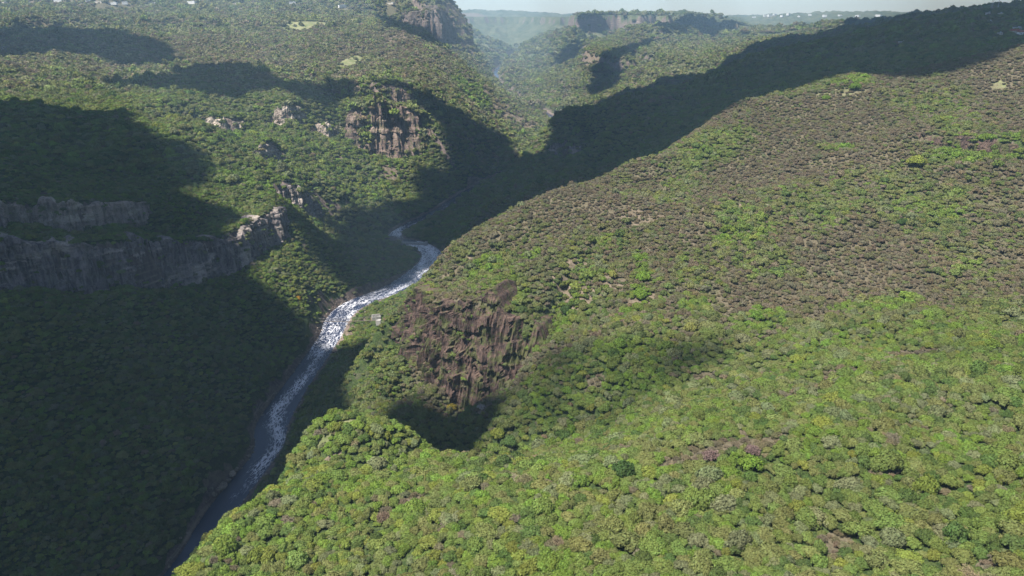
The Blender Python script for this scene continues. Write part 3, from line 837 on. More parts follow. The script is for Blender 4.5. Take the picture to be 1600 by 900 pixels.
COL = {  # leaf base colours
    'bright green': (.115, .178, .030), 'mid green': (.110, .152, .040), 'yellow-green': (.160, .182, .038), 'olive green': (.135, .142, .054),
    'grey-green': (.138, .148, .084), 'dark green': (.052, .090, .028), 'brown': (.168, .122, .086), 'purple-brown': (.152, .106, .096), 'grey-brown': (.172, .142, .114)}
CN = list(COL)

# --- where plants stand
def scatter(r0, r1, sp, az0=-60, az1=60):
    """jittered points, spacing sp metres, between two distances"""
    out = []
    x0, x1 = r1 * math.sin(math.radians(az0)), r1 * math.sin(math.radians(az1))
    xs = np.arange(x0, x1, sp); ys = np.arange(r0 * .65, r1, sp * .87)
    X, Y = np.meshgrid(xs, ys)
    X = X + (np.arange(len(ys)) % 2)[:, None] * sp * .5
    X = X + rng.uniform(-.42, .42, X.shape) * sp; Y = Y + rng.uniform(-.42, .42, Y.shape) * sp
    r = np.hypot(X, Y); a = np.degrees(np.arctan2(X, Y))
    m = (r >= r0) & (r < r1) & (a > az0) & (a < az1)
    return X[m], Y[m]

bands = [(50, 400, 2.95, 0), (400, 900, 2.9, 1), (900, 1500, 5.4, 1), (1500, 2400, 8.0, 2), (2400, 3400, 12.0, 2), (3400, 4600, 14.0, 2), (4600, 6600, 22.0, 2)]
PX, PY, PL, PS = [], [], [], []
for (r0, r1, sp, lod) in bands:
    x, y = scatter(r0, r1, sp, *((-60, 60) if r0 < 900 else (-47, 47)))
    PX.append(x); PY.append(y); PL.append(np.full(len(x), lod)); PS.append(np.full(len(x), sp))
PX = np.concatenate(PX); PY = np.concatenate(PY); PL = np.concatenate(PL); PS = np.concatenate(PS)
slope = lookup(SLOPE, PX, PY); dry = lookup(G_dry, PX, PY); mead = lookup(G_mead, PX, PY); bare = lookup(G_bare, PX, PY); bk = lookup(bank, PX, PY)
cover = np.ones(len(PX))
cover *= np.where(slope > 1.7, np.where(np.hypot(PX, PY) < 600, .6, .12), np.where(slope > 1.25, np.where(np.hypot(PX, PY) < 600, .9, .5), 1))
cover *= 1 - .93 * smooth(.35, .6, mead)
cover *= 1 - .55 * smooth(.35, .6, bare)
cover *= 1 - .75 * smooth(3000, 6200, np.hypot(PX, PY))
cover *= np.where(bk < 5, 0, np.where(bk < 10, .5, 1))
gap = fbm(PX / 16, PY / 16, 41, 3)
cover *= 1 - .2 * smooth(.2, .6, gap)
# open ground round the houses and the bridge landings, and in front of them
CLEAR_PX = [(1585, 52, 13), (1597, 54, 13), (1590, 46, 13), (1562, 55, 9), (1546, 37, 9), (1410, 68, 13), (1503, 23, 10), (1536, 22, 10), (1544, 24, 10), (1555, 20, 10), (1563, 24, 10), (588, 499, 9), (480, 503, 6)] + \
    [(q, 6, 26) for q in (8, 45, 92, 118, 139, 147, 156, 176, 196, 238, 248, 300, 372)] + [(457, 6, 26), (535, 12, 26), (611, 8, 26)]
for (cu, cv, cr) in CLEAR_PX:
    p = ground_at(cu, cv); d_ = p[:2] / np.hypot(*p[:2])
    for t_ in (0, 1.3, 2.6):
        q_ = p[:2] - d_ * cr * t_
        cover[np.hypot(PX - q_[0], PY - q_[1]) < cr] = 0
keep = rng.uniform(size=len(PX)) < cover
PX, PY, PL, PS, dry, slope = PX[keep], PY[keep], PL[keep], PS[keep], dry[keep], slope[keep]
PZ = height(PX, PY)
_l = np.array(LEDGE)
PX = np.r_[PX, _l[:, 0]]; PY = np.r_[PY, _l[:, 1]]; PZ = np.r_[PZ, _l[:, 2]]; PL = np.r_[PL, np.where(_l[:, 4] < 1000, 1, 2)]
PS = np.r_[PS, np.clip(_l[:, 4] * .006, 1.5, 9)]; dry = np.r_[dry, np.full(len(_l), .35)]; slope = np.r_[slope, np.zeros(len(_l))]
# the row of larger trees along the skyline of the shaded ridge
for (su, sv, rad) in [(1448, 24, 7), (1462, 22, 5), (1474, 18, 7), (1482, 17, 7), (1488, 15, 8), (1498, 15, 8), (1509, 14, 8), (1520, 15, 8), (1527, 13, 9), (1535, 16, 8), (1563, 14, 8), (1572, 16, 7), (1583, 15, 7), (1590, 12, 10), (1597, 14, 9), (1424, 27, 6), (1408, 28, 6)]:
    p = at(su, sv + 8, 1555); z = float(height(np.array([p[0]]), np.array([p[1]]))[0])
    PX = np.r_[PX, p[0]]; PY = np.r_[PY, p[1]]; PZ = np.r_[PZ, z]; PL = np.r_[PL, 1]; PS = np.r_[PS, rad]; dry = np.r_[dry, .05]; slope = np.r_[slope, 0]
n = len(PX)
# kinds and colours
lighter = smooth(90, -60, PX) * smooth(340, 300, PY) * smooth(-200, -130, PX)  # left part of the near slope: yellower, slightly brighter leaf colours
u = rng.uniform(size=n); clump = fbm(PX / 21, PY / 21, 51, 3); grove = fbm(PX / 60, PY / 60, 61, 3)
r = np.hypot(PX, PY)
dry = np.where(np.hypot(PX, PY) > 2300, np.maximum(dry, .55), dry)  # distant plants drier and greyer; the greying stands in for thicker haze
lush = lookup(G_lush, PX, PY)
pb = np.clip(.025 + .74 * smooth(.22, .80, dry + .30 * clump), 0, .78) * np.where(r < 2400, 1, .5)
isb = u < pb
w = np.stack([  # weights over the leafy colours
    .9 * smooth(.1, .7, clump + .3) * (1 - .85 * dry) + 2.0 * lush + .5 * lighter, .9 * (1 - .7 * dry), .42 * smooth(-.1, .6, grove) * (1 - .55 * dry) + .03 + .3 * lighter,
    .55 + .9 * dry, .22 + .8 * dry, .20 + .2 * smooth(0, -.5, clump)], 1)
w /= w.sum(1)[:, None]
pick = (rng.uniform(size=n)[:, None] > np.cumsum(w, 1)).sum(1).clip(0, 5)
wb = (rng.uniform(size=n) * 2.9).astype(int)
ci = np.where(isb, 6 + wb, pick)
_base = np.array([COL[c] for c in CN])
_mean = np.array((.118, .150, .038)) * (1 - dry)[:, None] + np.array((.158, .146, .080)) * dry[:, None]
_mx = (.28 + .25 * dry)[:, None]
tint = (_base[ci] * (1 - _mx) + _mean * _mx) * (1 + rng.uniform(-.15, .16, (n, 1)) * np.where(PX < -160, 2.0, 1.0)[:, None]) * (1 + .10 * lighter)[:, None] * rng.uniform(.94, 1.06, (n, 3)) * (1.14 - .17 * smooth(.2, .8, dry) * (np.hypot(PX, PY) < 1000))[:, None] * (1 + .10 * fbm(PX / 45, PY / 45, 95, 3))[:, None]
size = PS * rng.uniform(.55, 1.05, n) * np.where(rng.uniform(size=n) < .14, 1.45, 1) * (1 + .22 * fbm(PX / 30, PY / 30, 91, 2)) * np.where(r < 430, .94, 1)
size = size * np.where(isb, .85, 1) * (1 - .20 * smooth(.4, .9, dry))
hgt = size * rng.uniform(.85, 1.3, n) * np.where(rng.uniform(size=n) < .06, 1.35, 1)
yaw = rng.uniform(0, 6.283, n)
asp = rng.uniform(.78, 1.28, n)

# special plants the photograph picks out: (u, v, colour, crown radius, label)
SPECIAL = [
    (1432, 252, 'yellow-green', 7.0, 'large yellow-green tree below the dark rock step on the right hillside'),
    (1411, 345, 'dark green', 4.6, 'solitary dark green round tree on the brown slope of the right hill'),
    (1335, 133, 'bright green', 6.0, 'bright green tree beside the pale clearing on top of the right hill'),
    (1290, 150, 'bright green', 4.5, 'small bright green tree at the left end of the pale hilltop clearing'),
    (998, 402, 'bright green', 4.0, 'topmost tree in the strip of vivid green running down the dry slope'),
    (1004, 432, 'bright green', 4.6, 'second tree down the vivid green strip on the dry slope'),
    (1000, 458, 'bright green', 5.0, 'biggest, lowest tree of the vivid green strip beside the bare brown patch'),
    (885, 482, 'dark green', 4.0, 'dark green tree on the flat top just right of the brown cliff brow'),
    (778, 678, 'yellow-green', 4.2, 'yellow-green tree at the edge of the dark ravine below the brown cliff'),
    (706, 632, 'yellow-green', 3.4, 'ochre-yellow bush at the foot of the brown cliff'),
    (1172, 728, 'bright green', 4.4, 'vivid green wide tree beside the purple bare shrubs in the foreground'),
    (1110, 712, 'purple-brown', 3.6, 'large purple leafless shrub left of the vivid green wide tree'),
    (1175, 702, 'purple-brown', 3.2, 'purple leafless shrub just above the vivid green wide tree'),
    (600, 806, 'brown', 3.2, 'round rust-brown shrub standing out on the green lower left slope'),
    (975, 735, 'dark green', 4.4, 'broad dark green tree in front of the purple bare shrubs'),
    (1285, 662, 'yellow-green', 4.2, 'yellow-green flat-topped tree on the upper foreground slope'),
    (1037, 858, 'bright green', 1.9, 'small neon-green bush low in the foreground, right of centre'),
    (752, 632, 'grey-brown', 3.0, 'whitish leafless dead tree right at the foot of the brown cliff'),
    (466, 462, 'yellow-green', 3.6, 'orange-yellow flowering bush on the sunlit strip left of the river'),
]
sp_xy = []
for (su, sv, c, rad, lab) in SPECIAL:
    p = ground_at(su, sv + 8)
    sp_xy.append(p)
    far_ = np.hypot(PX - p[0], PY - p[1]) > rad * .8
    PX, PY, PZ, PL, dry, isb, ci, tint, size, hgt, yaw, asp = [a[far_] for a in (PX, PY, PZ, PL, dry, isb, ci, tint, size, hgt, yaw, asp)]

n = len(PX)
P3 = np.stack([PX, PY, PZ + hgt * .4], -1)
px = to_px(P3)
dist = np.linalg.norm(P3, axis=1)
inside = (px[:, 0] > 6) & (px[:, 0] < 1594) & (px[:, 1] > 0) & (px[:, 1] < 893)
app = np.where(inside, size / dist, 0)
single = np.zeros(n, bool)
for kind, cnt in ((~isb, 300), (isb, 130)):
    k = np.where(kind)[0]
    single[k[np.argsort(-app[k])[:cnt]]] = True

def tree_proto(bare_, i):
    t = empty('bare_shrub' if bare_ else 'leafy_tree', (0, 0, 0))
    if bare_: link('twigs', BARE_M[i % 4], t)
    else:
        link('trunk', TRUNKS[i % 3], t); link('crown', NEAR[i % 6], t)
    return t
_cache = {}
def plant(x, y, z, rad, h, rz, col, bare_, i, label, cat, group, asp_=1.0):
    key = (bare_, i % 12)
    if key not in _cache:
        t = empty('bare_shrub' if bare_ else 'leafy_tree', (0, 0, 0))
        kids = [link('twigs', BARE_M[i % 4], t)] if bare_ else [link('crown', NEAR[i % 6], t), link('trunk', TRUNKS[i % 3], t)]
        _cache[key] = (t, kids)
    else:
        t0, kids0 = _cache[key]
        t = t0.copy(); C.objects.link(t); kids = []
        for ch in kids0:
            c = ch.copy(); C.objects.link(c); c.parent = t; kids.append(c)
    t.location = (x, y, z); t.rotation_euler = (0, 0, rz); t.scale = (rad * asp_, rad / asp_, h)
    kids[0]['tint'] = [float(q) for q in col]
    return tag(t, label, cat, group)

# --- labels that single out each of the nearest trees
def place(u_, v_):
    row = 'bottom edge' if v_ > 835 else 'lower foreground' if v_ > 760 else 'middle foreground' if v_ > 690 else 'upper foreground' if v_ > 600 else 'near hillside'
    col = ['far left', 'left', 'left of centre', 'centre', 'right of centre', 'right', 'far right'][int(np.clip((u_ - 280) / 189, 0, 6))]
    return row, col
sidx = np.where(single)[0]
looks = {}
for i in sidx:
    noun = 'leafless shrub' if isb[i] else 'tree'
    big = size[i]
    sz = 'large' if big > 3.5 else 'small' if big < 2.7 else 'mid-sized'
    looks[i] = (sz, CN[ci[i]], noun)
near_look = {}
for i in sidx:
    d = np.hypot(PX[sidx] - PX[i], PY[sidx] - PY[i]); d[sidx == i] = 1e9
    near_look[i] = looks[sidx[np.argmin(d)]]
ORD = ['leftmost', 'second', 'third', 'fourth', 'fifth', 'sixth', 'seventh', 'eighth', 'ninth', 'tenth', 'eleventh', 'twelfth']
NUM = ['one', 'two', 'three', 'four', 'five', 'six', 'seven', 'eight', 'nine', 'ten', 'eleven', 'twelve']
def resolve(ids, make_list):
    """the first way of describing that is unique for each id; what is left is told apart from left to right"""
    labels, left = {}, list(ids)
    for mk in make_list:
        cnt = {}
        for i in ids: cnt.setdefault(mk(i), []).append(i)
        for g, v in cnt.items():
            if len(v) == 1 and v[0] in left: labels[v[0]] = g; left.remove(v[0])
    cnt = {}
    for i in left: cnt.setdefault(make_list[0](i), []).append(i)
    for g, v in cnt.items():
        v.sort(key=lambda i: px[i, 0])
        for q, i in enumerate(v):
            labels[i] = ('%s from left: ' % ORD[min(q, 11)] if 0 < q < len(v) - 1 else 'leftmost: ' if q == 0 else 'rightmost: ') + g if len(v) > 1 else g
    return labels
def pl(i): return '%s, %s' % place(px[i, 0], px[i, 1])
LAB = resolve(list(sidx), [
    lambda i: '%s %s %s, %s' % (*looks[i], pl(i)),
    lambda i: '%s %s %s by a %s %s, %s' % (*looks[i], near_look[i][1], near_look[i][2].split()[-1], pl(i))])
for q, i in enumerate(sidx):
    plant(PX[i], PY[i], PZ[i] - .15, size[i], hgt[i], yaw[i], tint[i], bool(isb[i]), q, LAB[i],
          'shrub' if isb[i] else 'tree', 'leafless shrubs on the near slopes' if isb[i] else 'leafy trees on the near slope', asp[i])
for q, ((su, sv, c, rad, lab), p) in enumerate(zip(SPECIAL, sp_xy)):
    b = 'leafless' in lab or 'rust-brown' in lab
    col = np.array(COL[c]) * (1.15 if 'vivid' in lab or 'neon' in lab or c == 'yellow-green' else .95)
    if 'ochre' in lab: col = np.array((.20, .165, .03))
    if 'whitish' in lab: col = np.array((.42, .38, .34))
    if 'flowering' in lab: col = np.array((.34, .20, .02))
    plant(p[0], p[1], height(np.array([p[0]]), np.array([p[1]]))[0] - .2, rad, rad * 1.15, q * 1.3, col, b, q * 5 + 1, lab, 'shrub' if b else 'tree', None)

# --- everything else: one woodland and one dry scrub, as instances on points
def thicket(name, label, sel, protos, pidx):
    col = bpy.data.collections.new(name + '_sources')
    for i, m in enumerate(protos):
        o = bpy.data.objects.new('source_%02d' % i, m); col.objects.link(o)
    m = bpy.data.meshes.new(name)
    k = int(sel.sum())
    m.vertices.add(k)
    m.vertices.foreach_set('co', np.stack([PX[sel], PY[sel], PZ[sel] - .15], -1).astype(np.float32).ravel())
    def av(nm, typ, arr, key='value'):
        m.attributes.new(nm, typ, 'POINT').data.foreach_set(key, np.ascontiguousarray(arr).ravel())
    av('tint', 'FLOAT_VECTOR', tint[sel].astype(np.float32), 'vector')
    av('turn', 'FLOAT_VECTOR', np.stack([np.zeros(k), np.zeros(k), yaw[sel]], -1).astype(np.float32), 'vector')
    av('spread', 'FLOAT_VECTOR', np.stack([size[sel] * asp[sel], size[sel] / asp[sel], hgt[sel]], -1).astype(np.float32), 'vector')
    av('which', 'INT', pidx[sel].astype(np.int32))
    o = link(name, m)
    g = bpy.data.node_groups.new(name, 'GeometryNodeTree')
    g.interface.new_socket('Geometry', in_out='INPUT', socket_type='NodeSocketGeometry')
    g.interface.new_socket('Geometry', in_out='OUTPUT', socket_type='NodeSocketGeometry')
    N = g.nodes
    gi, go = N.new('NodeGroupInput'), N.new('NodeGroupOutput')
    ip = N.new('GeometryNodeInstanceOnPoints'); cinf = N.new('GeometryNodeCollectionInfo')
    cinf.inputs[0].default_value = col; cinf.inputs['Separate Children'].default_value = True; cinf.inputs['Reset Children'].default_value = True
    ip.inputs['Pick Instance'].default_value = True
    def na(nm, typ):
        x = N.new('GeometryNodeInputNamedAttribute'); x.data_type = typ; x.inputs[0].default_value = nm; return x.outputs[0]
    L_ = g.links
    mp = N.new('GeometryNodeMeshToPoints')
    L_.new(gi.outputs[0], mp.inputs[0]); L_.new(mp.outputs[0], ip.inputs['Points'])
    L_.new(cinf.outputs[0], ip.inputs['Instance']); L_.new(na('which', 'INT'), ip.inputs['Instance Index'])
    e2r = N.new('FunctionNodeEulerToRotation'); L_.new(na('turn', 'FLOAT_VECTOR'), e2r.inputs[0])
    L_.new(e2r.outputs[0], ip.inputs['Rotation']); L_.new(na('spread', 'FLOAT_VECTOR'), ip.inputs['Scale'])
    L_.new(ip.outputs[0], go.inputs[0])
    md = o.modifiers.new('plants', 'NODES'); md.node_group = g
    return tag(o, label, None, None, 'stuff')

rest = ~single
ri = rng.integers(0, 1000, n)
protos = NEAR + MID + FAR
pidx = np.where(PL == 0, ri % 6, np.where(PL == 1, 6 + ri % 5, 11 + ri % 4))
thicket('woodland', 'dense green trees and bushes covering the canyon slopes', rest & ~isb, protos, pidx)
thicket('dry_scrub', 'brown and grey leafless scrub scattered over the slopes', rest & isb, BARE_M + MID + FAR, np.where((np.hypot(PX, PY) < 260) | (ri % 5 == 0), ri % 4, np.where(np.hypot(PX, PY) < 1200, 4 + ri % 5, 9 + ri % 4)))
print('plants', n, 'single', single.sum(), 'bare', isb.sum())
# ------------------------------------------------------------------ built things and stones
class MB:
    """collects boxes, bars and strips and links them as one mesh object"""
    def __init__(self): self.v, self.f = [], []
    def box(self, c, s, rz=0.0, taper=1.0):
        o = len(self.v); cx, cy_, cz = c; sx, sy, sz = [q * .5 for q in s]; ca, sa = math.cos(rz), math.sin(rz)
        for z, k in ((-sz, 1), (sz, taper)):
            for x, y in ((-sx, -sy), (sx, -sy), (sx, sy), (-sx, sy)):
                x *= k; y *= k
                self.v.append((cx + x * ca - y * sa, cy_ + x * sa + y * ca, cz + z))
        self.f += [[o + i for i in q] for q in ((3, 2, 1, 0), (4, 5, 6, 7), (0, 1, 5, 4), (1, 2, 6, 5), (2, 3, 7, 6), (3, 0, 4, 7))]
        return self
    def bar(self, a, b, r, k=6):
        a = np.array(a, float); b = np.array(b, float); d = b - a; d /= np.linalg.norm(d)
        u_ = np.cross(d, (0, 0, 1) if abs(d[2]) < .9 else (1, 0, 0)); u_ /= np.linalg.norm(u_); w_ = np.cross(d, u_)
        o = len(self.v)
        for p in (a, b):
            for j in range(k): self.v.append(tuple(p + r * (u_ * math.cos(2 * math.pi * j / k) + w_ * math.sin(2 * math.pi * j / k))))
        self.f += [[o + j, o + (j + 1) % k, o + k + (j + 1) % k, o + k + j] for j in range(k)] + [[o + j for j in range(k)][::-1], [o + k + j for j in range(k)]]
        return self
    def build(self, name, mat, parent=None, loc=(0, 0, 0)):
        return link(name, mesh_from(name, self.v, self.f, mat), parent, loc)

def worn(name, a, b, scale=.6, rough=.9):
    k = NT(name); p = k.pos()
    c = k.mix(k.noise(p, scale, 5, .65), a, b); c = k.mix(k.math('MULTIPLY', k.step(k.noise(k.scalev(p, (1, 1, .15)), scale * 2, 4, .6), .5, .75), .4), c, (.06, .055, .05))
    k.principled(c, rough); return k.m
CONC = worn('weathered_concrete', (.24, .23, .21), (.42, .40, .37))
STEEL = worn('galvanised_steel', (.30, .31, .32), (.45, .46, .47), 2.0, .6)
CABLE = worn('dark_cable', (.10, .09, .085), (.2, .18, .17), 2.0, .7)
WOOD = worn('deck_planks', (.09, .075, .06), (.17, .145, .12), 1.2)
WHITE = worn('white_plaster', (.55, .54, .52), (.78, .77, .74), .4)
CREAM = worn('cream_plaster', (.42, .37, .30), (.60, .54, .45), .4)
TILE = worn('red_roof_tiles', (.20, .055, .035), (.34, .11, .07), .8)
SHEET = worn('grey_roof_sheets', (.34, .36, .38), (.52, .54, .56), .5, .5)
GLASS = worn('dark_window_glass', (.02, .025, .03), (.05, .06, .07), .5, .2)
STONE = rock_material('river_stone', (.09, .075, .065), (.25, .21, .175), (.36, .30, .24), .7, .1, 2.0)

def gz(x, y): return float(height(np.array([x]), np.array([y]))[0])

# footbridge over the foaming reach
def footbridge():
    x0, x1, y, z = -222.0, -140.0, 694.0, -293.6
    root = tag(empty('footbridge', ((x0 + x1) / 2, y, z)), 'thin cable footbridge with pale left landing crossing the foaming river', 'bridge')
    def L_(p): return (p[0] - (x0 + x1) / 2, p[1] - y, p[2] - z)
    n_ = 24; d = MB()
    sag = lambda t: -1.3 * 4 * t * (1 - t)
    for i in range(n_):
        t0, t1 = i / n_, (i + 1) / n_
        xa, xb = x0 + (x1 - x0) * t0, x0 + (x1 - x0) * t1
        o = len(d.v)
        for (xx, tt) in ((xa, t0), (xb, t1)):
            for (yy, zz) in ((-.6, 0), (.6, 0), (.6, .25), (-.6, .25)): d.v.append(L_((xx, y + yy, z + sag(tt) + zz)))
        d.f += [[o, o + 1, o + 5, o + 4], [o + 1, o + 2, o + 6, o + 5], [o + 2, o + 3, o + 7, o + 6], [o + 3, o, o + 4, o + 7]]
    d.build('deck', WOOD, root)
    for sy in (-1.0, 1.0):
        c = MB()
        for i in range(n_):
            t0, t1 = i / n_, (i + 1) / n_
            p = lambda t: L_((x0 + (x1 - x0) * t, y + sy, z + 5.2 - 3.8 * 4 * t * (1 - t)))
            c.bar(p(t0), p(t1), .09); q = p(t1); c.bar(q, (q[0], q[1], sag(t1)), .04, 4)
        c.build('suspension_cable', CABLE, root)
        for xx in (x0, x1): MB().box(L_((xx, y + sy * 1.15, z + 1.2)), (.7, .55, 9.0)).build('tower_post', CONC, root)
    for xx, w in ((x0 - 3, 6.0), (x1 + 2.5, 5.0)): MB().box(L_((xx, y, z - 2.2)), (w, 4.6, 5.4), 0, .9).build('landing', CONC, root)
footbridge()

def weir():
    a, b = np.array((-166.0, 986.0)), np.array((-122.0, 979.0)); c = (a + b) / 2; rz = math.atan2(b[1] - a[1], b[0] - a[0]); l = float(np.hypot(*(b - a)))
    root = tag(empty('concrete_weir', (c[0], c[1], RZ), rz), 'low pale concrete weir across the river above the white chute', 'weir')
    MB().box((0, 0, 1.1), (l, 2.6, 3.2), 0, .97).build('weir_wall', CONC, root)
    MB().box((0, .1, 3.0), (l + 1.5, 1.5, .45)).build('walkway', CONC, root)
    for k in range(4): MB().box((-l / 2 + (k + .5) * l / 4, -1.9, .9), (1.1, 1.6, 3.4), 0, .8).build('buttress', CONC, root)
    MB().box((l / 2 + 2.0, .5, 2.2), (4.0, 5.0, 5.0), 0, .92).build('end_block', CONC, root)
weir()

def ruin():
    p = ground_at(588, 499); z = gz(p[0], p[1])
    root = tag(empty('ruined_hut', (p[0], p[1], z), .25), 'small roofless grey masonry hut on the right bank by the footbridge', 'hut')
    MB().box((0, -3.0, 1.6), (9.0, .6, 3.6)).box((0, 3.0, 1.9), (9.0, .6, 4.2)).box((-4.2, 0, 1.5), (.6, 5.4, 3.4)).box((4.2, 0, 1.1), (.6, 5.4, 2.6)).build('wall', CONC, root)
    MB().box((0, 0, .2), (7.8, 5.4, .5)).build('floor_slab', CONC, root)
ruin()

# stones on the river banks
def stone_mesh(seed):
    v, f = ico(3); sd = v * np.array([1.25, 1.0, .72])
    nn = np.array([fbm(np.array([q[0] * 1.3 + seed * 3.1]), np.array([q[1] * 1.3 + q[2] * 1.7 + seed]), seed, 3)[0] for q in v])
    pl_ = np.random.default_rng(seed).normal(size=(7, 3)); pl_ /= np.linalg.norm(pl_, axis=1)[:, None]
    d = (v @ pl_.T).max(1)
    sd = sd * (1.18 - .42 * d + .28 * nn)[:, None]
    return mesh_from('boulder', sd, f, STONE, False)
STONES = [stone_mesh(i + 3) for i in range(4)]
BOULD = [(372, 738, 1.6, 'pale angular boulder, uppermost of the rocky left bank'), (364, 744, 2.6, 'large tan boulder at the water on the dark left bank'), (358, 752, 2.0, 'tan boulder just below the large one on the dark left bank'),
         (350, 760, 2.9, 'widest boulder, middle of the rocky left bank'), (343, 768, 1.8, 'rounded boulder under the widest one on the left bank'), (335, 776, 2.2, 'lowest big boulder of the rocky left bank'),
         (330, 766, 1.7, 'boulder set back among the bushes of the left bank'), (390, 716, 1.5, 'small boulder alone on the left bank beside the torn foam'), (398, 700, 1.3, 'small stone at the left waterline above the lone boulder'),
         (545, 525, 1.7, 'grey boulder on the gravel bar beside the footbridge'), (536, 545, 1.4, 'small grey boulder at the right edge of the foaming reach'), (572, 489, 1.8, 'boulder by the roofless hut on the right bank'),
         (687, 371, 2.6, 'left one of two pale rocks on the shaded slope by the weir'), (702, 372, 2.9, 'right one of two pale rocks on the shaded slope by the weir')]
for i, (u_, v_, s_, lab) in enumerate(BOULD):
    p = ground_at(u_, v_)
    o = link('boulder', STONES[i % 4], None, (p[0], p[1], gz(p[0], p[1]) + s_ * .25)); o.scale = (s_, s_, s_); o.rotation_euler = (.2 * (i % 3), 0, i * 1.7)
    tag(o, lab, 'boulder', 'boulders on the river banks')

# smaller stones strewn along the water's edge
_q = 0
for i in range(0, len(RIV) - 1):
    x, y, w = RIV[i]
    if not 330 < y < 790: continue
    tx, ty = RIV[i + 1, :2] - RIV[i, :2]; l = math.hypot(tx, ty); nx_, ny_ = -ty / l, tx / l
    for sd_ in (1, -1):
        for k in range(2):
            o_ = w * .5 + rng.uniform(-.5, 3.5); al = rng.uniform(0, l)
            bx, by = x + nx_ * sd_ * o_ + tx / l * al, y + ny_ * sd_ * o_ + ty / l * al; s_ = rng.uniform(.5, 1.25)
            o = link('boulder', STONES[_q % 4], None, (bx, by, max(gz(bx, by), RZ - .2) + s_ * .15)); o.scale = (s_, s_ * .9, s_ * .8); o.rotation_euler = (0, 0, _q * 2.1); _q += 1
            tag(o, 'small grey stone at the very edge of the river, %s' % ('under the dark left bank' if sd_ > 0 else 'along the right bank'), 'boulder', 'small stones along the %s bank' % ('left' if sd_ > 0 else 'right'))

# houses
def house(p, w, d, h, rz, wall, roof, kind, label, group):
    root = tag(empty('house', (float(p[0]), float(p[1]), gz(p[0], p[1]) - .3), rz), label, 'house', group)
    MB().box((0, 0, h / 2), (w, d, h)).build('wall', wall, root)
    r_ = MB()
    if kind == 'gable':
        o = [(-w * .54, -d * .58, h), (w * .54, -d * .58, h), (w * .54, d * .58, h), (-w * .54, d * .58, h), (-w * .54, 0, h + d * .32), (w * .54, 0, h + d * .32)]
        r_.v += o; r_.f += [[0, 1, 5, 4], [2, 3, 4, 5], [1, 2, 5], [3, 0, 4], [3, 2, 1, 0]]
    else:
        r_.box((0, 0, h + .18), (w + .5, d + .5, .36)).box((w * .22, d * .1, h + 1.1), (w * .25, d * .3, 1.6))
    r_.build('roof', roof, root)
    k = max(int(w / 3.2), 1)
    for i in range(k):
        MB().box((-w / 2 + (i + .5) * w / k, -d / 2 - .02, h * .58), (1.3, .12, 1.2)).build('window', GLASS, root)
    MB().box((w / 2 + .02, 0, 1.05), (.12, 1.1, 2.1)).build('door', WOOD, root)
HOUSES = [  # u, v, Y or None, width, depth, height, turn, wall, roof, kind, label
    (1585, 52, None, 13, 9, 4, .2, CREAM, TILE, 'gable', 'left red-roofed house at the right frame edge on the ridge'),
    (1597, 54, None, 12, 9, 4, -.1, WHITE, TILE, 'gable', 'right red-roofed house cut by the right frame edge'),
    (1590, 46, None, 15, 8, 3.6, .1, WHITE, SHEET, 'flat', 'long grey-roofed white house above the red roofs'),
    (1562, 55, None, 6, 5, 4, .3, CREAM, SHEET, 'flat', 'small cream hut left of the red-roofed houses'),
    (1546, 37, None, 5, 5, 4.5, 0, WHITE, SHEET, 'flat', 'lone white cube house on the shaded ridge slope'),
    (1410, 68, None, 15, 5, 3, .15, CREAM, SHEET, 'flat', 'low pale building alone in the dark ridge woods'),
    (1503, 23, None, 9, 7, 4, 0, WHITE, SHEET, 'flat', 'pale house between skyline trees, leftmost on the ridge top'),
    (1536, 22, None, 8, 7, 4, .2, WHITE, SHEET, 'flat', 'pale house left of the masts on the ridge top'),
    (1544, 24, None, 8, 7, 5, 0, WHITE, SHEET, 'flat', 'white two-storey house at the foot of the taller mast'),
    (1555, 20, None, 10, 7, 4, -.2, WHITE, SHEET, 'flat', 'pale house directly right of the masts on the ridge top'),
    (1563, 24, None, 7, 7, 4, .1, CREAM, SHEET, 'flat', 'cream house right of the masts, rightmost on the ridge top'),
]
for (u_, v_, Y, *a) in HOUSES:
    p = ground_at(u_, v_)
    house(p, *a, 'houses on the dark ridge')
place_l = ['at the left frame edge', 'near the left corner', 'before the first dark gap', 'left of the white cluster', 'in the white cluster', 'in the white cluster, set lower', 'right end of the white cluster', 'apart from the cluster', 'beside a dark tree', 'where the plateau edge dips',
           'above the brown slope', 'behind the long meadow', 'left of the pale meadow', 'above the pale meadow', 'right of the pale meadow', 'near the plateau cliff']
for i, (u_, v_) in enumerate([(8, 5), (45, 6), (92, 3), (118, 5), (139, 4), (147, 6), (156, 4), (176, 6), (196, 7), (238, 6), (248, 6), (300, 5), (372, 6), (457, 5), (535, 11), (611, 7)]):
    p = ground_at(u_, v_ + 1.5)
    house(p, 20 + 6 * (i % 4), 14, 7 + 2 * (i % 3), .3 * (i % 5) - .6, WHITE if i % 3 else CREAM, SHEET, 'flat', 'distant pale building on the left plateau top, ' + place_l[i], 'buildings on the left plateau')
far_w = ['leftmost', 'second', 'third', 'fourth', 'fifth', 'sixth', 'seventh', 'eighth', 'ninth', 'tenth', 'eleventh', 'rightmost']
for i, (u_, v_) in enumerate([(1178, 27), (1196, 25), (1203, 26), (1210, 24), (1222, 26), (1231, 24), (1248, 26), (1265, 24), (1288, 26), (1312, 25), (1340, 26), (1372, 26)]):
    p = ground_at(u_, v_ + 1.0)
    house(p, 34 + 8 * (i % 3), 24, 13 + 5 * (i % 3), .2 * i, WHITE, SHEET, 'flat', '%s, counting from the left, of the white buildings on the far hazy ridge' % far_w[i], 'white buildings of the far town')

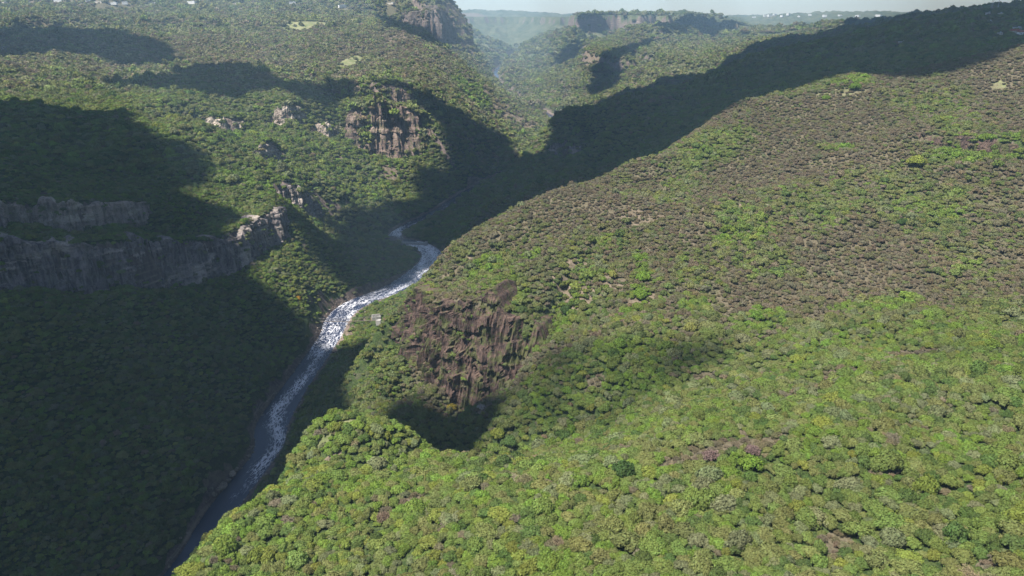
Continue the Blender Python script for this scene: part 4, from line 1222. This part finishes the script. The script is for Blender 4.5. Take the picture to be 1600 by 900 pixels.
# radio masts on the ridge
def mast(u_, v_, hgt_, label):
    p = at(u_, v_, 1540.0); z = gz(p[0], p[1])
    root = tag(empty('lattice_mast', (p[0], p[1], z)), label, 'mast', 'lattice masts on the ridge')
    b, t = hgt_ * .055, hgt_ * .012
    for sx, sy in ((-1, -1), (1, -1), (1, 1), (-1, 1)):
        MB().bar((sx * b, sy * b, -1), (sx * t, sy * t, hgt_), .13).build('leg', STEEL, root)
    m = MB(); n_ = 12
    for i in range(n_):
        z0, z1 = hgt_ * i / n_, hgt_ * (i + 1) / n_; w0, w1 = b + (t - b) * i / n_, b + (t - b) * (i + 1) / n_
        c0 = [(-w0, -w0), (w0, -w0), (w0, w0), (-w0, w0)]; c1 = [(-w1, -w1), (w1, -w1), (w1, w1), (-w1, w1)]
        for q in range(4):
            m.bar((*c0[q], z0), (*c1[(q + 1) % 4], z1), .06, 4); m.bar((*c1[q], z1), (*c1[(q + 1) % 4], z1), .06, 4)
    m.build('bracing', STEEL, root)
    MB().bar((0, 0, hgt_ - .5), (0, 0, hgt_ + 4), .08).build('antenna', STEEL, root)
mast(1547, 24, 36, 'tall grey lattice mast rising from the houses on the ridge')
mast(1557, 22, 24, 'shorter grey lattice mast right of the tall one')
# ------------------------------------------------------------------ clouds: they stand far above the frame and shade parts of the canyon
def cloud_material():
    k = NT('cloud'); k.principled((.85, .85, .87), 1.0, None, 0.0); return k.m
CLOUD = cloud_material()
def thin_cloud_material():
    k = NT('thin_cloud'); d = k.node('ShaderNodeBsdfDiffuse'); d.inputs[0].default_value = (.85, .85, .87, 1)
    t = k.node('ShaderNodeBsdfTransparent'); m = k.node('ShaderNodeMixShader')
    k.put(m.inputs[0], k.step(k.noise(k.pos(), .035, 4, .6), .30, .95)); k.l.new(t.outputs[0], m.inputs[1]); k.l.new(d.outputs[0], m.inputs[2])
    k.l.new(m.outputs[0], k.out.inputs[0]); return k.m
THIN = thin_cloud_material()
CLOUD_Z = 1500.0
def cloud(outline_px, cell, rag, seed, mat=None):
    g = np.array([ground_at(*q) if len(q) == 2 else (q[0], q[1], -200.0) for q in outline_px])
    t = (CLOUD_Z - g[:, 2]) / TO_SUN[2]
    P = (g + TO_SUN[None] * t[:, None])[:, :2]
    lo, hi = P.min(0) - 3 * rag - cell, P.max(0) + 3 * rag + cell
    xs = np.arange(lo[0], hi[0] + cell, cell); ys = np.arange(lo[1], hi[1] + cell, cell)
    X, Y = np.meshgrid(xs, ys)
    Q = np.vstack([P, P[:1]])
    d, _, _ = seg_dist(X, Y, Q)
    ins = np.zeros(X.shape, bool)
    for i in range(len(P)):
        x1, y1 = Q[i]; x2, y2 = Q[i + 1]
        c = (y1 > Y) != (y2 > Y)
        ins ^= c & (X < (x2 - x1) * (Y - y1) / (y2 - y1 + 1e-12) + x1)
    sd = np.where(ins, d, -d) + rag * 1.6 * fbm(X / (rag * 3), Y / (rag * 3), seed, 5)
    th = np.sqrt(np.clip(sd, 0, None)) 
    up = th * 7 * (.7 + .6 * (fbm(X / 90, Y / 90, seed + 5, 4) + .6)); dn = th * 1.6 * (.8 + .5 * fbm(X / 60, Y / 60, seed + 9, 3))
    nx, ny = X.shape
    top = np.stack([X, Y, CLOUD_Z + up + .3], -1).reshape(-1, 3); bot = np.stack([X, Y, CLOUD_Z - dn - .3], -1).reshape(-1, 3)
    ix = np.arange(nx * ny).reshape(nx, ny)
    cellin = (sd[:-1, :-1] + sd[1:, :-1] + sd[:-1, 1:] + sd[1:, 1:]) > 0
    q = np.stack([ix[:-1, :-1], ix[:-1, 1:], ix[1:, 1:], ix[1:, :-1]], -1)[cellin]
    f = np.vstack([q, q[:, ::-1] + nx * ny])
    # rim
    cp = np.pad(cellin, 1); a = np.argwhere(cellin); rim = []
    for (i, j) in a:
        for (di, dj, e) in ((-1, 0, (ix[i, j], ix[i, j + 1])), (1, 0, (ix[i + 1, j + 1], ix[i + 1, j])), (0, -1, (ix[i + 1, j], ix[i, j])), (0, 1, (ix[i, j + 1], ix[i + 1, j + 1]))):
            if not cp[i + 1 + di, j + 1 + dj]: rim.append((e[1], e[0], e[0] + nx * ny, e[1] + nx * ny))
    f = np.vstack([f, np.array(rim)])
    V = np.vstack([top, bot])
    used = np.unique(f); remap = np.zeros(len(V), int); remap[used] = np.arange(len(used))
    me = mesh_from('cloud', V[used], remap[f], mat or CLOUD, True)
    return tag(link('cloud', me), None, None, None, 'structure')

SHADES = [  # outlines of the shaded ground in the photograph
    ([(-60, 165), (60, 165), (200, 178), (235, 215), (300, 232), (335, 268), (300, 285), (270, 300), (330, 318), (378, 338), (392, 362), (385, 400), (410, 440), (440, 465), (480, 505), (485, 540), (520, 560), (555, 545), (-160, 650, 0), (-140, 640, 0), (-134, 560, 0), (-134, 500, 0), (-134, 450, 0), (-130, 400, 0), (-124, 340, 0),
      (-119, 300, 0), (-113, 260, 0), (-117, 220, 0), (-124, 190, 0), (-160, 140, 0), (-330, 120, 0), (-520, 180, 0), (-560, 320, 0)], 14, 14, 1),
    ([(425, 132), (520, 126), (560, 134), (600, 130), (640, 138), (690, 165), (735, 188), (790, 220), (835, 250), (860, 200), (930, 165), (1100, 120), (1270, 58), (1480, 12), (1600, 8), (1800, 0), (1500, 1100, 0), (1000, 900, 0), (600, 770, 0), (480, 752, 0), (400, 782, 0), (318, 784, 0), (228, 756, 0), (165, 708, 0), (108, 655, 0), (50, 612, 0), (-15, 566, 0), (-50, 545, 0), (-80, 600, 0), (668, 400), (645, 430), (620, 455), (560, 462), (510, 430), (480, 385), (475, 350), (540, 335), (600, 325), (670, 305), (650, 298), (672, 272), (694, 236), (698, 205), (668, 176), (620, 140), (560, 146), (510, 175), (470, 160)], 14, 16, 2),
    ([(-40, 52), (60, 48), (180, 52), (250, 68), (290, 95), (250, 112), (190, 108), (150, 92), (80, 82), (0, 92), (-40, 95)], 25, 30, 3),
    ([(130, 130), (230, 122), (300, 108), (370, 100), (415, 115), (435, 138), (380, 150), (300, 150), (210, 142)], 20, 25, 4),
    ([(840, 552), (930, 545), (1040, 548), (1120, 553), (1080, 575), (1050, 600), (990, 640), (930, 672), (860, 690), (800, 690), (770, 650), (740, 690), (700, 702), (640, 670), (600, 630), (620, 600), (680, 640), (730, 645), (800, 610), (830, 580)], 7, 10, 5, THIN),
    ([(-118, 312, 0), (-100, 350, 0), (-70, 378, 0), (-45, 366, 0), (-20, 376, 0), (-4, 352, 0), (-10, 325, 0), (-30, 298, 0), (-60, 310, 0), (-90, 304, 0)], 6, 5, 11),  # separate small cloud, added to darken the ravine behind the near spur
    ([(915, 150), (925, 110), (960, 80), (1010, 62), (1030, 70), (990, 90), (975, 120), (955, 150)], 30, 25, 6),
    ([(1015, 48), (1060, 32), (1090, 25), (1120, 34), (1170, 40), (1150, 50), (1060, 52)], 40, 30, 7),
    ([(865, 102), (878, 80), (900, 64), (912, 70), (900, 90), (880, 104)], 40, 20, 8),
    ([(900, 36), (930, 28), (964, 28), (958, 44), (925, 58), (903, 60)], 60, 40, 12),
    ([(590, 28), (630, 30), (670, 50), (695, 72), (690, 80), (640, 55), (600, 44)], 30, 25, 9),
    ([(1430, 552), (1530, 545), (1620, 535), (1620, 555), (1500, 562), (1420, 562)], 7, 6, 10, THIN),
]
for s_ in SHADES: cloud(*s_)

# ------------------------------------------------------------------ haze
def build_haze():
    x0, x1, y0, y1, z0, z1 = -8300, 8300, -300, 10600, -304, 190
    V = [(x, y, z) for x in (x0, x1) for y in (y0, y1) for z in (z0, z1)]
    F = [[0, 1, 3, 2], [4, 6, 7, 5], [0, 4, 5, 1], [2, 3, 7, 6], [0, 2, 6, 4], [1, 5, 7, 3]]
    m = bpy.data.materials.new('hazy_air'); m.use_nodes = True; nt = m.node_tree; nt.nodes.clear()
    out = nt.nodes.new('ShaderNodeOutputMaterial'); v = nt.nodes.new('ShaderNodeVolumePrincipled')
    v.inputs['Color'].default_value = (.52, .77, 1.0, 1); v.inputs['Density'].default_value = HAZE; v.inputs['Anisotropy'].default_value = .1
    nt.links.new(v.outputs[0], out.inputs['Volume'])
    o = link('haze', mesh_from('haze', V, F, m))
    o.display_type = 'WIRE'
    tag(o, 'thin blue haze filling the canyon air', None, None, 'stuff')
HAZE = .85e-4
build_haze()
